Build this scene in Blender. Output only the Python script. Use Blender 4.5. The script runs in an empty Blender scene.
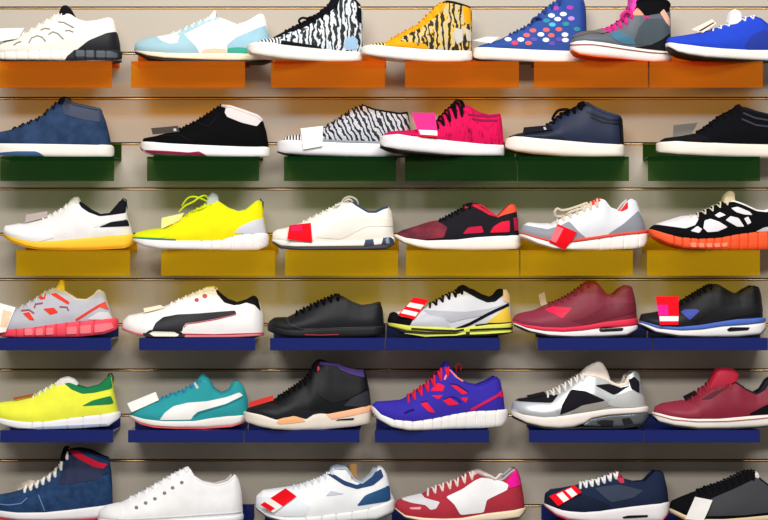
import bpy, bmesh, math, random
import numpy as np
from mathutils import Vector, Matrix

# ------------------------------------------------------------------ scene set-up
SC = bpy.context.scene
COL = SC.collection
D_CAM, F_PX, PX, PY, ZC = 6.0, 2511.0, 430.0, 265.0, 1.30
U = 4.987                      # trace units per photo pixel
Y_SHOE, Y_LIP = -0.082, -0.145

def mpp(y):                    # metres per pixel at depth y (wall face is y = 0)
    return (D_CAM + y) / F_PX

def wx(px, y=0.0): return (px - PX) * mpp(y)
def wz(py, y=0.0): return ZC - (py - PY) * mpp(y)

# ------------------------------------------------------------------ materials
def lin(h):
    h = h.lstrip('#')
    v = [int(h[i:i + 2], 16) / 255 for i in (0, 2, 4)]
    return tuple(c / 12.92 if c <= .04045 else ((c + .055) / 1.055) ** 2.4 for c in v)

MATS = {}
KIND = {'f': (.85, 900, .25, .0), 'l': (.50, 420, .10, .0), 's': (.95, 1300, .30, .0),
        'r': (.60, 250, .05, .0), 'g': (.16, 120, .03, .0), 'm': (.42, 500, .05, .55),
        'k': (.75, 300, .02, .0)}

def mat(spec):
    """'f:#aabbcc' fabric, l leather, s suede, r rubber, g gloss, m metal, k card; 'p:name' pattern"""
    if spec in MATS: return MATS[spec]
    kind, val = spec.split(':')
    if kind == 'p': m = PATTERNS[val]()
    else:
        rough, scale, bump, metal = KIND[kind]
        m = bpy.data.materials.new({'f': 'fabric', 'l': 'leather', 's': 'suede', 'r': 'rubber', 'g': 'gloss',
                                    'm': 'metal', 'k': 'card'}[kind] + '_' + val.strip('#'))
        m.use_nodes = True
        nt = m.node_tree; b = nt.nodes['Principled BSDF']
        b.inputs['Roughness'].default_value = rough
        b.inputs['Metallic'].default_value = metal
        b.inputs['Specular IOR Level'].default_value = {'f': .08, 's': .05, 'l': .2, 'k': .1, 'r': .3}.get(kind, .5)
        tc = nt.nodes.new('ShaderNodeTexCoord'); n = nt.nodes.new('ShaderNodeTexNoise')
        n.inputs['Scale'].default_value = scale; n.inputs['Detail'].default_value = 2
        nt.links.new(tc.outputs['Object'], n.inputs['Vector'])
        bp = nt.nodes.new('ShaderNodeBump'); bp.inputs['Strength'].default_value = bump
        bp.inputs['Distance'].default_value = .002
        nt.links.new(n.outputs['Fac'], bp.inputs['Height']); nt.links.new(bp.outputs['Normal'], b.inputs['Normal'])
        n2 = nt.nodes.new('ShaderNodeTexNoise'); n2.inputs['Scale'].default_value = 35
        n2.inputs['Detail'].default_value = 4
        nt.links.new(tc.outputs['Object'], n2.inputs['Vector'])
        mx = nt.nodes.new('ShaderNodeMix'); mx.data_type = 'RGBA'
        c = lin(val)
        if max(c) < .035: c = tuple(v * .6 for v in c)          # true blacks
        amt = .90 if kind in 'sf' else .94
        mx.inputs[6].default_value = (*[x * amt for x in c], 1)
        mx.inputs[7].default_value = (*[min(1, x * (2 - amt)) for x in c], 1)
        nt.links.new(n2.outputs['Fac'], mx.inputs[0]); nt.links.new(mx.outputs[2], b.inputs['Base Color'])
    MATS[spec] = m
    return m

def stripes(name, cols, rot, scale, dist, dscale, stops=None, stretch=(1, 1, 1)):
    m = bpy.data.materials.new(name); m.use_nodes = True
    nt = m.node_tree; b = nt.nodes['Principled BSDF']; b.inputs['Roughness'].default_value = .8
    tc = nt.nodes.new('ShaderNodeTexCoord'); mp = nt.nodes.new('ShaderNodeMapping')
    mp.inputs['Rotation'].default_value = (0, rot, 0); mp.inputs['Scale'].default_value = stretch
    nt.links.new(tc.outputs['Object'], mp.inputs['Vector'])
    w = nt.nodes.new('ShaderNodeTexWave'); w.bands_direction = 'X'
    w.inputs['Scale'].default_value = scale; w.inputs['Distortion'].default_value = dist
    w.inputs['Detail'].default_value = 3; w.inputs['Detail Scale'].default_value = dscale
    nt.links.new(mp.outputs['Vector'], w.inputs['Vector'])
    cr = nt.nodes.new('ShaderNodeValToRGB'); cr.color_ramp.interpolation = 'LINEAR'
    el = cr.color_ramp.elements
    stops = stops or [i / len(cols) for i in range(len(cols))]
    while len(el) < len(cols): el.new(.5)
    for e, p, c in zip(el, stops, cols): e.position = p; e.color = (*lin(c), 1)
    nt.links.new(w.outputs['Fac'], cr.inputs['Fac'])
    nt.links.new(cr.outputs['Color'], b.inputs['Base Color'])
    return m

def mottled(name, c1, c2, scale, lo, hi, stretch=(1, 1, 1)):
    m = bpy.data.materials.new(name); m.use_nodes = True
    nt = m.node_tree; b = nt.nodes['Principled BSDF']; b.inputs['Roughness'].default_value = .85
    tc = nt.nodes.new('ShaderNodeTexCoord'); mp = nt.nodes.new('ShaderNodeMapping')
    mp.inputs['Scale'].default_value = stretch
    nt.links.new(tc.outputs['Object'], mp.inputs['Vector'])
    n = nt.nodes.new('ShaderNodeTexNoise'); n.inputs['Scale'].default_value = scale; n.inputs['Detail'].default_value = 5
    b.inputs['Specular IOR Level'].default_value = .08
    nt.links.new(mp.outputs['Vector'], n.inputs['Vector'])
    cr = nt.nodes.new('ShaderNodeValToRGB'); el = cr.color_ramp.elements
    el[0].position = lo; el[0].color = (*lin(c1), 1); el[1].position = hi; el[1].color = (*lin(c2), 1)
    nt.links.new(n.outputs['Fac'], cr.inputs['Fac']); nt.links.new(cr.outputs['Color'], b.inputs['Base Color'])
    return m

PATTERNS = {
    'zebra': lambda: stripes('zebra_canvas', ['#15161a', '#2a2c33', '#cfd6dd', '#f4f4f2', '#b9cfe2'], 0, 24, 9, 2.6, [0, .36, .52, .78, 1], (1, 1, .5)),
    'yellow_zebra': lambda: stripes('yellow_zebra_canvas', ['#14130f', '#2a2718', '#d9a91c', '#e9c04a', '#b9b6a8'], 0, 22, 9, 2.8, [0, .44, .54, .8, 1], (1, 1, .45)),
    'diag_zebra': lambda: stripes('diagonal_zebra_canvas', ['#121318', '#23252b', '#b9bcc4', '#d9dade', '#a7b2c0'], math.radians(32), 30, 5.5, 2.2, [0, .38, .5, .8, 1], (1, 1, .8)),
    'toe_stripe': lambda: stripes('striped_toe_canvas', ['#17181c', '#24262b', '#e6e8ea', '#f4f4f2'], 0, 44, .4, 1, [0, .45, .55, 1]),
    'toe_stripe_yellow': lambda: stripes('striped_yellow_toe_canvas', ['#17160f', '#24221a', '#d9b23a', '#f1e0a0'], 0, 44, .4, 1, [0, .45, .55, 1]),
    'pink_streak': lambda: mottled('streaked_pink_canvas', '#6d0d2f', '#dd1455', 90, .30, .46, (2.2, 1, .6)),
    'navy_suede': lambda: mottled('worn_navy_suede', '#22334f', '#32486c', 38, .3, .72),
    'maroon_fade': lambda: mottled('maroon_mesh', '#4a2a35', '#93323f', 30, .3, .7),
    'jean': lambda: mottled('navy_canvas', '#1f3455', '#2b4870', 60, .3, .7),
}

# ------------------------------------------------------------------ object helpers
def pts(s):
    return [tuple(float(v) for v in p.split(',')) for p in s.split()]

def link(name, me, m, parent=None, smooth=True, ang=35):
    me.name = name
    o = bpy.data.objects.new(name, me); COL.objects.link(o)
    if m is not None:
        for q in (m if isinstance(m, (list, tuple)) else [m]): me.materials.append(q)
    if smooth and len(me.polygons):
        me.polygons.foreach_set('use_smooth', [True] * len(me.polygons))
        me.set_sharp_from_angle(angle=math.radians(ang))
    if parent is not None: o.parent = parent
    return o

def mesh_of(verts, faces, merge=None, recalc=True, mats=None):
    me = bpy.data.meshes.new('m')
    bm = bmesh.new()
    vs = [bm.verts.new(v) for v in verts]
    for i, f in enumerate(faces):
        f2 = []
        for k in f:
            if not f2 or k != f2[-1]: f2.append(k)
        if len(f2) > 2 and f2[0] == f2[-1]: f2.pop()
        if len(set(f2)) < 3 or len(set(f2)) != len(f2): continue
        try:
            fc = bm.faces.new([vs[k] for k in f2])
            if mats: fc.material_index = mats[i]
        except ValueError: pass
    if merge: bmesh.ops.remove_doubles(bm, verts=bm.verts, dist=merge)
    loose = [v for v in bm.verts if not v.link_faces]
    bmesh.ops.delete(bm, geom=loose, context='VERTS')
    if recalc: bmesh.ops.recalc_face_normals(bm, faces=bm.faces)
    bm.to_mesh(me); bm.free()
    return me

def box_mesh(x0, x1, y0, y1, z0, z1, bev=0.0):
    bm = bmesh.new()
    bmesh.ops.create_cube(bm, size=1)
    for v in bm.verts:
        v.co = ((x0 + x1) / 2 + v.co.x * (x1 - x0), (y0 + y1) / 2 + v.co.y * (y1 - y0), (z0 + z1) / 2 + v.co.z * (z1 - z0))
    if bev: bmesh.ops.bevel(bm, geom=bm.edges[:], offset=bev, segments=2, affect='EDGES')
    me = bpy.data.meshes.new('m'); bm.to_mesh(me); bm.free()
    return me

def tube_geo(path, r, n=8, flat=1.0, closed=False):
    """tube along a path: verts, faces"""
    P = [Vector(p) for p in path]; V, F = [], []
    up = Vector((0, 1, 0))
    for i, p in enumerate(P):
        a = P[i - 1] if i > 0 else (P[-1] if closed else P[0]); b = P[(i + 1) % len(P)] if (i < len(P) - 1 or closed) else P[-1]
        t = (b - a)
        t = t.normalized() if t.length > 1e-9 else Vector((1, 0, 0))
        s = t.cross(up)
        s = s.normalized() if s.length > 1e-3 else t.cross(Vector((0, 0, 1))).normalized()
        q = s.cross(t).normalized()
        rr = r[i] if isinstance(r, (list, tuple)) else r
        for k in range(n):
            an = 2 * math.pi * k / n
            V.append(tuple(p + s * (math.cos(an) * rr * flat) + q * (math.sin(an) * rr)))
    m = len(P)
    for i in range(m if closed else m - 1):
        for k in range(n):
            j = (i + 1) % m
            F.append((i * n + k, i * n + (k + 1) % n, j * n + (k + 1) % n, j * n + k))
    if not closed:
        F.append(tuple(range(n - 1, -1, -1))); F.append(tuple(range((m - 1) * n, m * n)))
    return V, F

def join_geo(*gs):
    V, F = [], []
    for v, f in gs:
        o = len(V); V += list(v); F += [tuple(i + o for i in q) for q in f]
    return V, F

def empty(name, loc, label, cat, group=None, rz=0.0):
    o = bpy.data.objects.new(name, None); COL.objects.link(o)
    o.empty_display_size = .05
    o.location = loc; o.rotation_euler = (0, 0, rz)
    o['label'] = label; o['category'] = cat
    if group: o['group'] = group
    return o

# ------------------------------------------------------------------ the last shape of a shoe
def foot(t):
    t = np.clip(np.asarray(t, float), 0, 1)
    base = np.interp(t, [0, .08, .18, .30, .42, .55, .68, .80, .92, 1], [.150, .158, .166, .170, .163, .146, .132, .126, .122, .118])
    a, b = .27, .13
    toe = np.where(t < a, (1 - np.clip((a - t) / a, 0, 1) ** 2.3) ** .5, 1)
    heel = np.where(t > 1 - b, (1 - np.clip((t - 1 + b) / b, 0, 1) ** 2.3) ** .5, 1)
    return base * toe * heel

def smooth(a, k):
    if k < 2: return a
    ker = np.hanning(k + 2)[1:-1]; ker /= ker.sum()
    return np.convolve(np.pad(a, k // 2, mode='edge'), ker, mode='same')[k // 2: k // 2 + len(a)]

class Surf:
    """a lofted band of a shoe between a lower and an upper side outline"""
    NS = 500
    def __init__(s, lo, hi, x0, x1, wx0, wx1, wscale, L, kind, e=None, grooves=(), roundr=0, sm=9, lo_fit=None):
        s.x0, s.x1, s.kind = x0, x1, kind
        s.xs = np.linspace(x0, x1, s.NS)
        lo = np.array(lo); hi = np.array(hi)
        s.zb = smooth(np.interp(s.xs, lo[:, 0], lo[:, 1]), sm)
        zt = np.interp(s.xs, hi[:, 0], hi[:, 1])
        mid = smooth(zt, sm)
        wgt = np.clip(np.minimum(s.xs - x0, x1 - s.xs) / ((x1 - x0) * .04), 0, 1) if kind == 'upper' else 1
        s.zt = np.maximum(mid * wgt + zt * (1 - wgt), s.zb + .0006)
        if roundr:
            d = np.minimum(s.xs - x0, x1 - s.xs)
            h = np.where(d < roundr, np.sqrt(np.clip(1 - ((roundr - d) / roundr) ** 2, 0, 1)), 1) * .65 + .35
            m = s.zb * .45 + s.zt * .55
            s.zb = m + (s.zb - m) * h; s.zt = m + (s.zt - m) * h
        s.w = foot((s.xs - wx0) / (wx1 - wx0)) * L * wscale
        if kind == 'sole':      # its own rounded ends
            d = np.minimum(s.xs - x0, x1 - s.xs); s.w = np.maximum(s.w, 0)
        g0 = np.ones_like(s.xs)
        for gx in grooves:
            g0 -= .085 * np.exp(-((s.xs - gx) / .0014) ** 2)
        s.w = s.w * g0
        s.e = np.zeros_like(s.xs) if e is None else np.interp(s.xs, e[0], e[1])
        s.grooves = grooves
        n = 84
        c = list(x0 + (x1 - x0) * .5 * (1 - np.cos(np.pi * np.arange(n + 1) / n)))
        for gx in grooves:
            c += [gx - .0022, gx - .0011, gx, gx + .0011, gx + .0022]
        c = sorted(v for v in c if x0 <= v <= x1)
        s.cols = np.array([c[0]] + [b for a, b in zip(c, c[1:]) if b - a > 1e-5])
        s.rows = np.linspace(0, 1, 15) if kind == 'upper' else np.array([0, .06, .16, .32, .5, .68, .84, .94, 1])
    def raw(s, x, u, side=-1):
        zb = np.interp(x, s.xs, s.zb); zt = np.interp(x, s.xs, s.zt); w = np.interp(x, s.xs, s.w)
        if s.kind == 'upper':
            e = np.interp(x, s.xs, s.e)
            g = np.sqrt(np.clip(1 - (1 - e * e) * np.clip(u, 0, 1) ** 2.1, 0, None)) * (1 + .05 * np.sin(np.pi * np.clip(u * 1.6, 0, 1)))
        else:
            g = 1 - .10 * np.abs(2 * u - 1) ** 5 + .02 * (1 - u)
        return np.stack([x, side * w * g, zb + u * (zt - zb)], -1)
    def pos(s, x, u, side=-1, off=0.0):
        x = np.asarray(x, float); u = np.asarray(u, float)
        p = s.raw(x, u, side)
        if np.ndim(off) == 0 and off == 0: return p
        dx, du = (s.x1 - s.x0) * .004, .02
        a = s.raw(np.clip(x + dx, s.x0, s.x1), u, side) - s.raw(np.clip(x - dx, s.x0, s.x1), u, side)
        uu = np.clip(u, 0, 1)
        b = s.raw(x, np.minimum(uu + du, 1), side) - s.raw(x, np.maximum(uu - du, 0), side)
        n = np.cross(a, b)
        ln = np.linalg.norm(n, axis=-1, keepdims=True); n = n / np.maximum(ln, 1e-12)
        fl = np.where((n[..., 1] * side < -1e-6), -1.0, 1.0)[..., None]
        n = n * fl
        return p + n * off
    def side_y(s, x, z):
        zb = np.interp(x, s.xs, s.zb); zt = np.interp(x, s.xs, s.zt)
        if z > zt or z < zb - .02 or x < s.x0 or x > s.x1: return 0.0
        return float(abs(s.raw(np.array([x]), np.array([max(0, (z - zb) / (zt - zb))]))[0][1]))
    def to_u(s, x, z):
        zb = np.interp(x, s.xs, s.zb); zt = np.interp(x, s.xs, s.zt)
        return (z - zb) / np.maximum(zt - zb, 1e-4)
    def mesh(s, open_x=None):
        nc, nr = len(s.cols), len(s.rows)
        X, Uu = np.meshgrid(s.cols, s.rows, indexing='ij')
        Lp = s.raw(X, Uu, -1); Rp = s.raw(X, Uu, 1)
        V = [tuple(v) for v in Lp.reshape(-1, 3)] + [tuple(v) for v in Rp.reshape(-1, 3)]
        o = nc * nr; F = []
        for i in range(nc - 1):
            for j in range(nr - 1):
                F.append((i * nr + j, (i + 1) * nr + j, (i + 1) * nr + j + 1, i * nr + j + 1))
                F.append((o + i * nr + j + 1, o + (i + 1) * nr + j + 1, o + (i + 1) * nr + j, o + i * nr + j))
            t = nr - 1
            xm = (s.cols[i] + s.cols[i + 1]) / 2
            if not (open_x and open_x[0] < xm < open_x[1]):
                F.append((i * nr + t, (i + 1) * nr + t, o + (i + 1) * nr + t, o + i * nr + t))
            F.append((o + i * nr, o + (i + 1) * nr, (i + 1) * nr, i * nr))
        for i in (0, nc - 1):
            for j in range(nr - 1):
                F.append((i * nr + j, i * nr + j + 1, o + i * nr + j + 1, o + i * nr + j))
        return mesh_of(V, F, merge=2e-5)

def clip_axis(poly, ax, val, ge):
    out = []
    n = len(poly)
    for i in range(n):
        a, b = poly[i], poly[(i + 1) % n]
        ia = (a[ax] >= val) if ge else (a[ax] <= val); ib = (b[ax] >= val) if ge else (b[ax] <= val)
        if ia: out.append(a)
        if ia != ib:
            t = (val - a[ax]) / (b[ax] - a[ax]); q = [a[k] + t * (b[k] - a[k]) for k in (0, 1)]; q[ax] = val
            out.append(tuple(q))
    return out

def area(p):
    return .5 * sum(p[i][0] * p[(i + 1) % len(p)][1] - p[(i + 1) % len(p)][0] * p[i][1] for i in range(len(p)))

def rounded(poly, r=.14, n=3):
    out = []
    m = len(poly)
    for i in range(m):
        p0, p, p1 = poly[i - 1], poly[i], poly[(i + 1) % m]
        a = (p[0] + (p0[0] - p[0]) * r, p[1] + (p0[1] - p[1]) * r); b = (p[0] + (p1[0] - p[0]) * r, p[1] + (p1[1] - p[1]) * r)
        for k in range(n + 1):
            t = k / n
            out.append(((1 - t) ** 2 * a[0] + 2 * t * (1 - t) * p[0] + t * t * b[0], (1 - t) ** 2 * a[1] + 2 * t * (1 - t) * p[1] + t * t * b[1]))
    return out

def panel_geo(sf, poly, thick=.0011, both=True):
    """a raised patch of material on a loft, outlined in side view (metres)"""
    dense = []
    for i in range(len(poly)):
        a, b = poly[i], poly[(i + 1) % len(poly)]
        d = math.dist(a, b); n = max(1, int(d / .0025))
        dense += [(a[0] + (b[0] - a[0]) * k / n, a[1] + (b[1] - a[1]) * k / n) for k in range(n)]
    A = np.array(dense); A[:, 0] = np.clip(A[:, 0], sf.x0, sf.x1)
    uu = np.clip(sf.to_u(A[:, 0], A[:, 1]), -.001, 1.0005)
    q = list(zip(A[:, 0], uu))
    xmin, xmax = min(p[0] for p in q), max(p[0] for p in q)
    cols = [c for c in sf.cols if xmin < c < xmax]
    cols = [xmin] + cols + [xmax]
    key, K, F = {}, [], []
    for c0, c1 in zip(cols, cols[1:]):
        if c1 - c0 < 1e-7: continue
        sl = clip_axis(clip_axis(q, 0, c0, True), 0, c1, False)
        if len(sl) < 3: continue
        for r0, r1 in zip(sf.rows, sf.rows[1:]):
            ce = clip_axis(clip_axis(sl, 1, r0, True), 1, r1, False)
            if len(ce) < 3 or abs(area(ce)) < 1e-9: continue
            f = []
            for p in ce:
                k = (round(p[0] * 2e5), round(p[1] * 2e4))
                if k not in key: key[k] = len(K); K.append(p)
                if not f or f[-1] != key[k]: f.append(key[k])
            if f and f[0] == f[-1]: f.pop()
            if len(f) >= 3: F.append(f)
    if not F: return [], []
    Ka = np.array(K)
    cnt = {}
    for f in F:
        for i in range(len(f)):
            e = tuple(sorted((f[i], f[(i + 1) % len(f)]))); cnt[e] = cnt.get(e, 0) + 1
    edges = [e for e, c in cnt.items() if c == 1]
    if both:                     # wraps round toe, heel or instep: one piece; otherwise only the outer side
        wrap = any((sf.kind == 'upper' and p[1] > .995 and np.interp(p[0], sf.xs, sf.e) < .30) for p in q) or xmin <= sf.x0 + 1e-5 or xmax >= sf.x1 - 1e-5
        both = wrap
    V, FF = [], []
    for side in ((-1, 1) if both else (-1,)):
        o = len(V); n = len(K)
        V += [tuple(p) for p in sf.pos(Ka[:, 0], Ka[:, 1], side, thick)]
        V += [tuple(p) for p in sf.pos(Ka[:, 0], Ka[:, 1], side, -.0004)]
        FF += [tuple(o + i for i in f) for f in F]
        FF += [(o + a, o + b, o + n + b, o + n + a) for a, b in edges]
    return V, FF

def stroke(line, w):
    L, R = [], []
    for i, p in enumerate(line):
        a = line[max(0, i - 1)]; b = line[min(len(line) - 1, i + 1)]
        dx, dy = b[0] - a[0], b[1] - a[1]; d = math.hypot(dx, dy) or 1
        L.append((p[0] - dy / d * w / 2, p[1] + dx / d * w / 2)); R.append((p[0] + dy / d * w / 2, p[1] - dx / d * w / 2))
    return L + R[::-1]

def ell(cx, cy, rx, ry, n=12):
    return [(cx + rx * math.cos(2 * math.pi * i / n), cy + ry * math.sin(2 * math.pi * i / n)) for i in range(n)]

WORDS = [('black', 22, 22, 26), ('white', 240, 238, 232), ('grey', 140, 140, 145), ('charcoal', 66, 68, 74), ('silver', 185, 192, 199),
         ('navy', 38, 52, 92), ('blue', 52, 72, 175), ('light blue', 165, 208, 228), ('teal', 60, 160, 155), ('green', 40, 120, 70),
         ('yellow', 245, 200, 40), ('lime', 225, 240, 60), ('orange', 240, 105, 40), ('peach', 240, 180, 130), ('cream', 240, 226, 200),
         ('red', 205, 35, 50), ('pink', 240, 40, 130), ('coral', 245, 90, 95), ('maroon', 130, 38, 52), ('purple', 85, 55, 140),
         ('brown', 130, 80, 50), ('tan', 190, 160, 120), ('dusty pink', 205, 120, 125)]
def cword(spec):
    if spec[0] == 'p': return PATTERNS and spec[2:].replace('_', ' ')
    h = spec[3:]; r, g, b = (int(h[i:i + 2], 16) for i in (0, 2, 4))
    return min(WORDS, key=lambda w: (w[1] - r) ** 2 + (w[2] - g) ** 2 + (w[3] - b) ** 2)[0]

SHELF_Z = {}
SHOES = {}

def shoe(key, row, name, label, o, top, fea, up, soles, thr, xh, xt=None, panels=(), tongue=None, laces=None,
         collar=None, lining='f:#3a3a3e', base=None, yaw=5, dy=0.0, edge=.62, tabs=(), loops=(), cuff_r=.0032, depth=.035):
    """soles: list of (part, material, lower outline, options); the first hangs from the feather line `fea`,
    each later one from the one above"""
    y0 = Y_SHOE + dy
    k = mpp(y0) / U
    fea = pts(fea); top = pts(top)
    lows = [pts(s[2]) for s in soles]
    ymax = base if base is not None else max(p[1] for l in lows for p in l)
    xa = min(p[0] for l in [fea] + lows for p in l); xb = max(p[0] for l in [fea] + lows for p in l)
    xc = (xa + xb) / 2; ca = math.cos(math.radians(yaw)); sa = math.sin(math.radians(yaw))
    kx = k / ca
    C = lambda p: ((p[0] - xc) * kx, (ymax - p[1]) * k)
    Cs = lambda l: [C(p) for p in l]
    shiftx = -.036 * sa / ca
    Cp = lambda l: [(C(p)[0] + shiftx, C(p)[1]) for p in l]
    root = empty(name, (wx(o[0] + xc / U, y0), y0, SHELF_Z[row] + .0004), label, 'shoe',
                 {1: 'shoes on the orange shelves', 2: 'shoes on the green shelves', 3: 'shoes on the yellow shelves',
                  4: 'shoes on the upper blue shelves', 5: 'shoes on the middle blue shelves', 6: 'shoes on the bottom blue shelves'}[row],
                 math.radians(yaw))
    X0, X1 = (xa - xc) * kx, (xb - xc) * kx
    L = X1 - X0
    surf, obs = {}, {}
    # sole layers
    hi = Cs(fea)
    for s, low in zip(soles, lows):
        part, m = s[0], s[1]; opt = s[3] if len(s) > 3 else {}
        lo = Cs(low)
        r = opt.get('range'); sx0, sx1 = (C((r[0], 0))[0], C((r[1], 0))[0]) if r else (min(hi[0][0], lo[0][0]), max(hi[-1][0], lo[-1][0]))
        if 'top' in opt: hi = Cs(pts(opt['top']))
        sf = Surf(lo, hi, sx0, sx1, X0, X1, opt.get('w', 1.0), L, 'sole', grooves=[C((g, 0))[0] for g in opt.get('grooves', ())],
                  roundr=opt.get('r', 16) * k, sm=5)
        surf[part] = sf
        ob = obs[part] = link(part, sf.mesh(), mat(m), root)
        if m != up: ob['label'] = cword(m) + ' ' + part.replace('_', ' ')
        hi = lo
    # upper
    tp = Cs(top); fe = Cs(fea)
    ux0, ux1 = tp[0][0], tp[-1][0]
    xv, xth = C((thr[0], 0))[0], C((thr[1], 0))[0]
    xhh = C((xh, 0))[0]
    e = ([ux0, xv, (xv + xth) / 2, xth, xth + .2 * (xhh - xth), xhh - .012, xhh, ux1], [0, 0, .20, .34, edge, edge + .06, edge + .1, .5])
    sf = Surf([(x, z - .001) for x, z in fe], tp, ux0, ux1, ux0, ux1, .945, L, 'upper', e=e)
    surf['upper'] = sf
    link('upper', sf.mesh(open_x=(xth, xhh)), mat(up), root)
    # inside of the shoe
    cs = [c for c in np.linspace(xth, xhh, 26)]
    V, F = [], []
    ns = 13
    for i, c in enumerate(cs):
        pe = sf.raw(np.array([c]), np.array([1.0]))[0]; zb = float(np.interp(c, sf.xs, sf.zb))
        t = i / (len(cs) - 1); dd = min(depth, (pe[2] - zb) * .75) * (1 - (2 * t - 1) ** 6) ** .5 if 0 < t < 1 else 0
        for j in range(ns):
            v = 2 * j / (ns - 1) - 1
            V.append((c, v * abs(pe[1]) * .985, pe[2] - .0006 - dd * max(0, 1 - abs(v) ** 5) ** .5))
    for i in range(len(cs) - 1):
        for j in range(ns - 1):
            F.append((i * ns + j, i * ns + j + 1, (i + 1) * ns + j + 1, (i + 1) * ns + j))
    ob = link('lining', mesh_of(V, F), mat(lining), root)
    if lining != up: ob['label'] = cword(lining) + ' lining'
    # padded rim
    rim = np.linspace(xth, xhh, 40); pr = sf.raw(rim, np.ones_like(rim))
    path = [(p[0], p[1] + (cuff_r * .3), p[2] - cuff_r * .75) for p in pr]
    far = [(x, -y, z) for x, y, z in path[::-1]]
    cm = collar or up
    ob = link('collar', mesh_of(*tube_geo(path + far, cuff_r, 8, closed=True)), mat(cm), root)
    if cm != up: ob['label'] = cword(cm) + ' collar'
    # tongue
    if tongue:
        tpoly, tm = pts(tongue[0]), tongue[1]; tw = tongue[2] if len(tongue) > 2 else .021
        tl = rounded(Cs(tpoly), .25, 3)
        cx = sum(p[0] for p in tl) / len(tl); cz = sum(p[1] for p in tl) / len(tl)
        V, F = [], []; n = len(tl)
        lv = [(-1, .80), (-.93, .91), (-.75, .98), (-.3, 1), (.3, 1), (.75, .98), (.93, .91), (1, .80)]
        for v, sc in lv:
            dz = -.006 * v * v
            V += [(cx + (p[0] - cx) * sc, v * tw, cz + (p[1] - cz) * sc + dz) for p in tl]
        for a in range(len(lv) - 1):
            for i in range(n):
                F.append((a * n + i, a * n + (i + 1) % n, (a + 1) * n + (i + 1) % n, (a + 1) * n + i))
        F.append(tuple(range(n))); F.append(tuple(range((len(lv) - 1) * n, len(lv) * n)))
        ob = link('tongue', mesh_of(V, F), mat(tm), root)
        if tm != up: ob['label'] = cword(tm) + ' tongue'
    # overlays: each a part; consecutive entries of one name and 'join' share a part
    groups = []
    for p in panels:
        nm, m, poly = p[0], p[1], p[2]; opt = p[3] if len(p) > 3 else {}
        if isinstance(poly, str):
            polys = [pts(q) for q in poly.split('|')]
        else: polys = poly
        if 'line' in opt: polys = [stroke(q, opt['line']) for q in polys]
        elif opt.get('round', True): polys = [rounded(q) for q in polys]
        groups.append((nm, m, polys, opt))
    cnt = 0
    for nm, m, polys, opt in groups:
        on = opt.get('on', 'upper'); sfc = surf[on]
        ms = m if isinstance(m, list) else [m] * len(polys)
        if len(polys) > 1 and nm.endswith('s'): nm = nm[:-1]
        cnt += 1
        for q, mm in zip(polys, ms):
            qq = Cp(q)
            if on != 'upper': qq = [(x, max(z, float(np.interp(x, sfc.xs, sfc.zb)) + .0016)) for x, z in qq]
            V, F = panel_geo(sfc, qq, .0009 + .00012 * cnt + opt.get('raise', 0), opt.get('both', True))
            if not F: print('EMPTY PANEL', key, nm); continue
            ob = link(nm, mesh_of(V, F, merge=1e-5), mat(mm), root if on == 'upper' else obs[on], ang=50)
            if mm != up: ob['label'] = cword(mm) + ' ' + nm.replace('_', ' ')
    # laces
    if laces:
        lm, n = laces[0], laces[1]; lr = laces[2] if len(laces) > 2 else .0022; ul = min(.92, (laces[3] if len(laces) > 3 else .80) + .06)
        xs = np.linspace(xv + .004, xth - .003, n); dx = (xs[1] - xs[0]) if n > 1 else .01
        path = []
        for i, x in enumerate(xs):      # one lace, over and back across the tongue
            for leg in ((0, 1), (1, 0)):
                us = np.concatenate([np.linspace(ul, 1, 8), np.linspace(1, ul, 8)])
                sds = [-1] * 8 + [1] * 8
                xa_, xb_ = (x, x + dx * .5) if leg == (0, 1) else (x + dx * .5, x + dx)
                if leg == (1, 0):
                    if i == len(xs) - 1: continue
                    sds = [1] * 8 + [-1] * 8
                xx = np.linspace(xa_, xb_, 16)
                xx = np.clip(xx, sf.x0, xth + .004)
                for j in range(16):
                    if leg == (1, 0) and j == 0: continue
                    dip = min(j, 15 - j)
                    off = lr * (-.9 if dip == 0 else .1 if dip == 1 else .75)
                    if leg == (1, 0): off -= lr * .5
                    path.append(tuple(sf.pos(np.array([xx[j]]), np.array([us[j]]), sds[j], off)[0]))
        lob = link('laces', mesh_of(*tube_geo(path, lr * .85, 6)), mat(lm), root)
        if lm != up: lob['label'] = cword(lm) + ' laces'
        for lp in loops:
            q3 = [C(p) for p in pts(lp)]; m = len(q3); cp = []
            for i in range(m - 1):       # smooth the loop
                p0, p1, p2, p3 = q3[max(i - 1, 0)], q3[i], q3[i + 1], q3[min(i + 2, m - 1)]
                for tt in (0, .25, .5, .75):
                    cp.append(tuple(.5 * (2 * p1[a] + (p2[a] - p0[a]) * tt + (2 * p0[a] - 5 * p1[a] + 4 * p2[a] - p3[a]) * tt ** 2 + (3 * p1[a] - p0[a] - 3 * p2[a] + p3[a]) * tt ** 3) for a in (0, 1)))
            cp.append(q3[-1]); nn = len(cp)
            link('lace_loop', mesh_of(*tube_geo([(x, -.012 - .014 * math.sin(math.pi * i / (nn - 1)), z) for i, (x, z) in enumerate(cp)], lr, 6)), mat(lm), lob)
    for t in tabs:                       # pull loops
        q = [C(p) for p in pts(t[1])]
        ob = link('pull_tab', mesh_of(*tube_geo([(x, 0, z) for x, z in q], .0035, 8, flat=.5)), mat(t[0]), root)
        ob['label'] = cword(t[0]) + ' pull tab'
    SHOES[key] = dict(root=root, surf=surf, C=C, y0=y0, yaw=math.radians(yaw), o=o, k=k)
    return root

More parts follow.
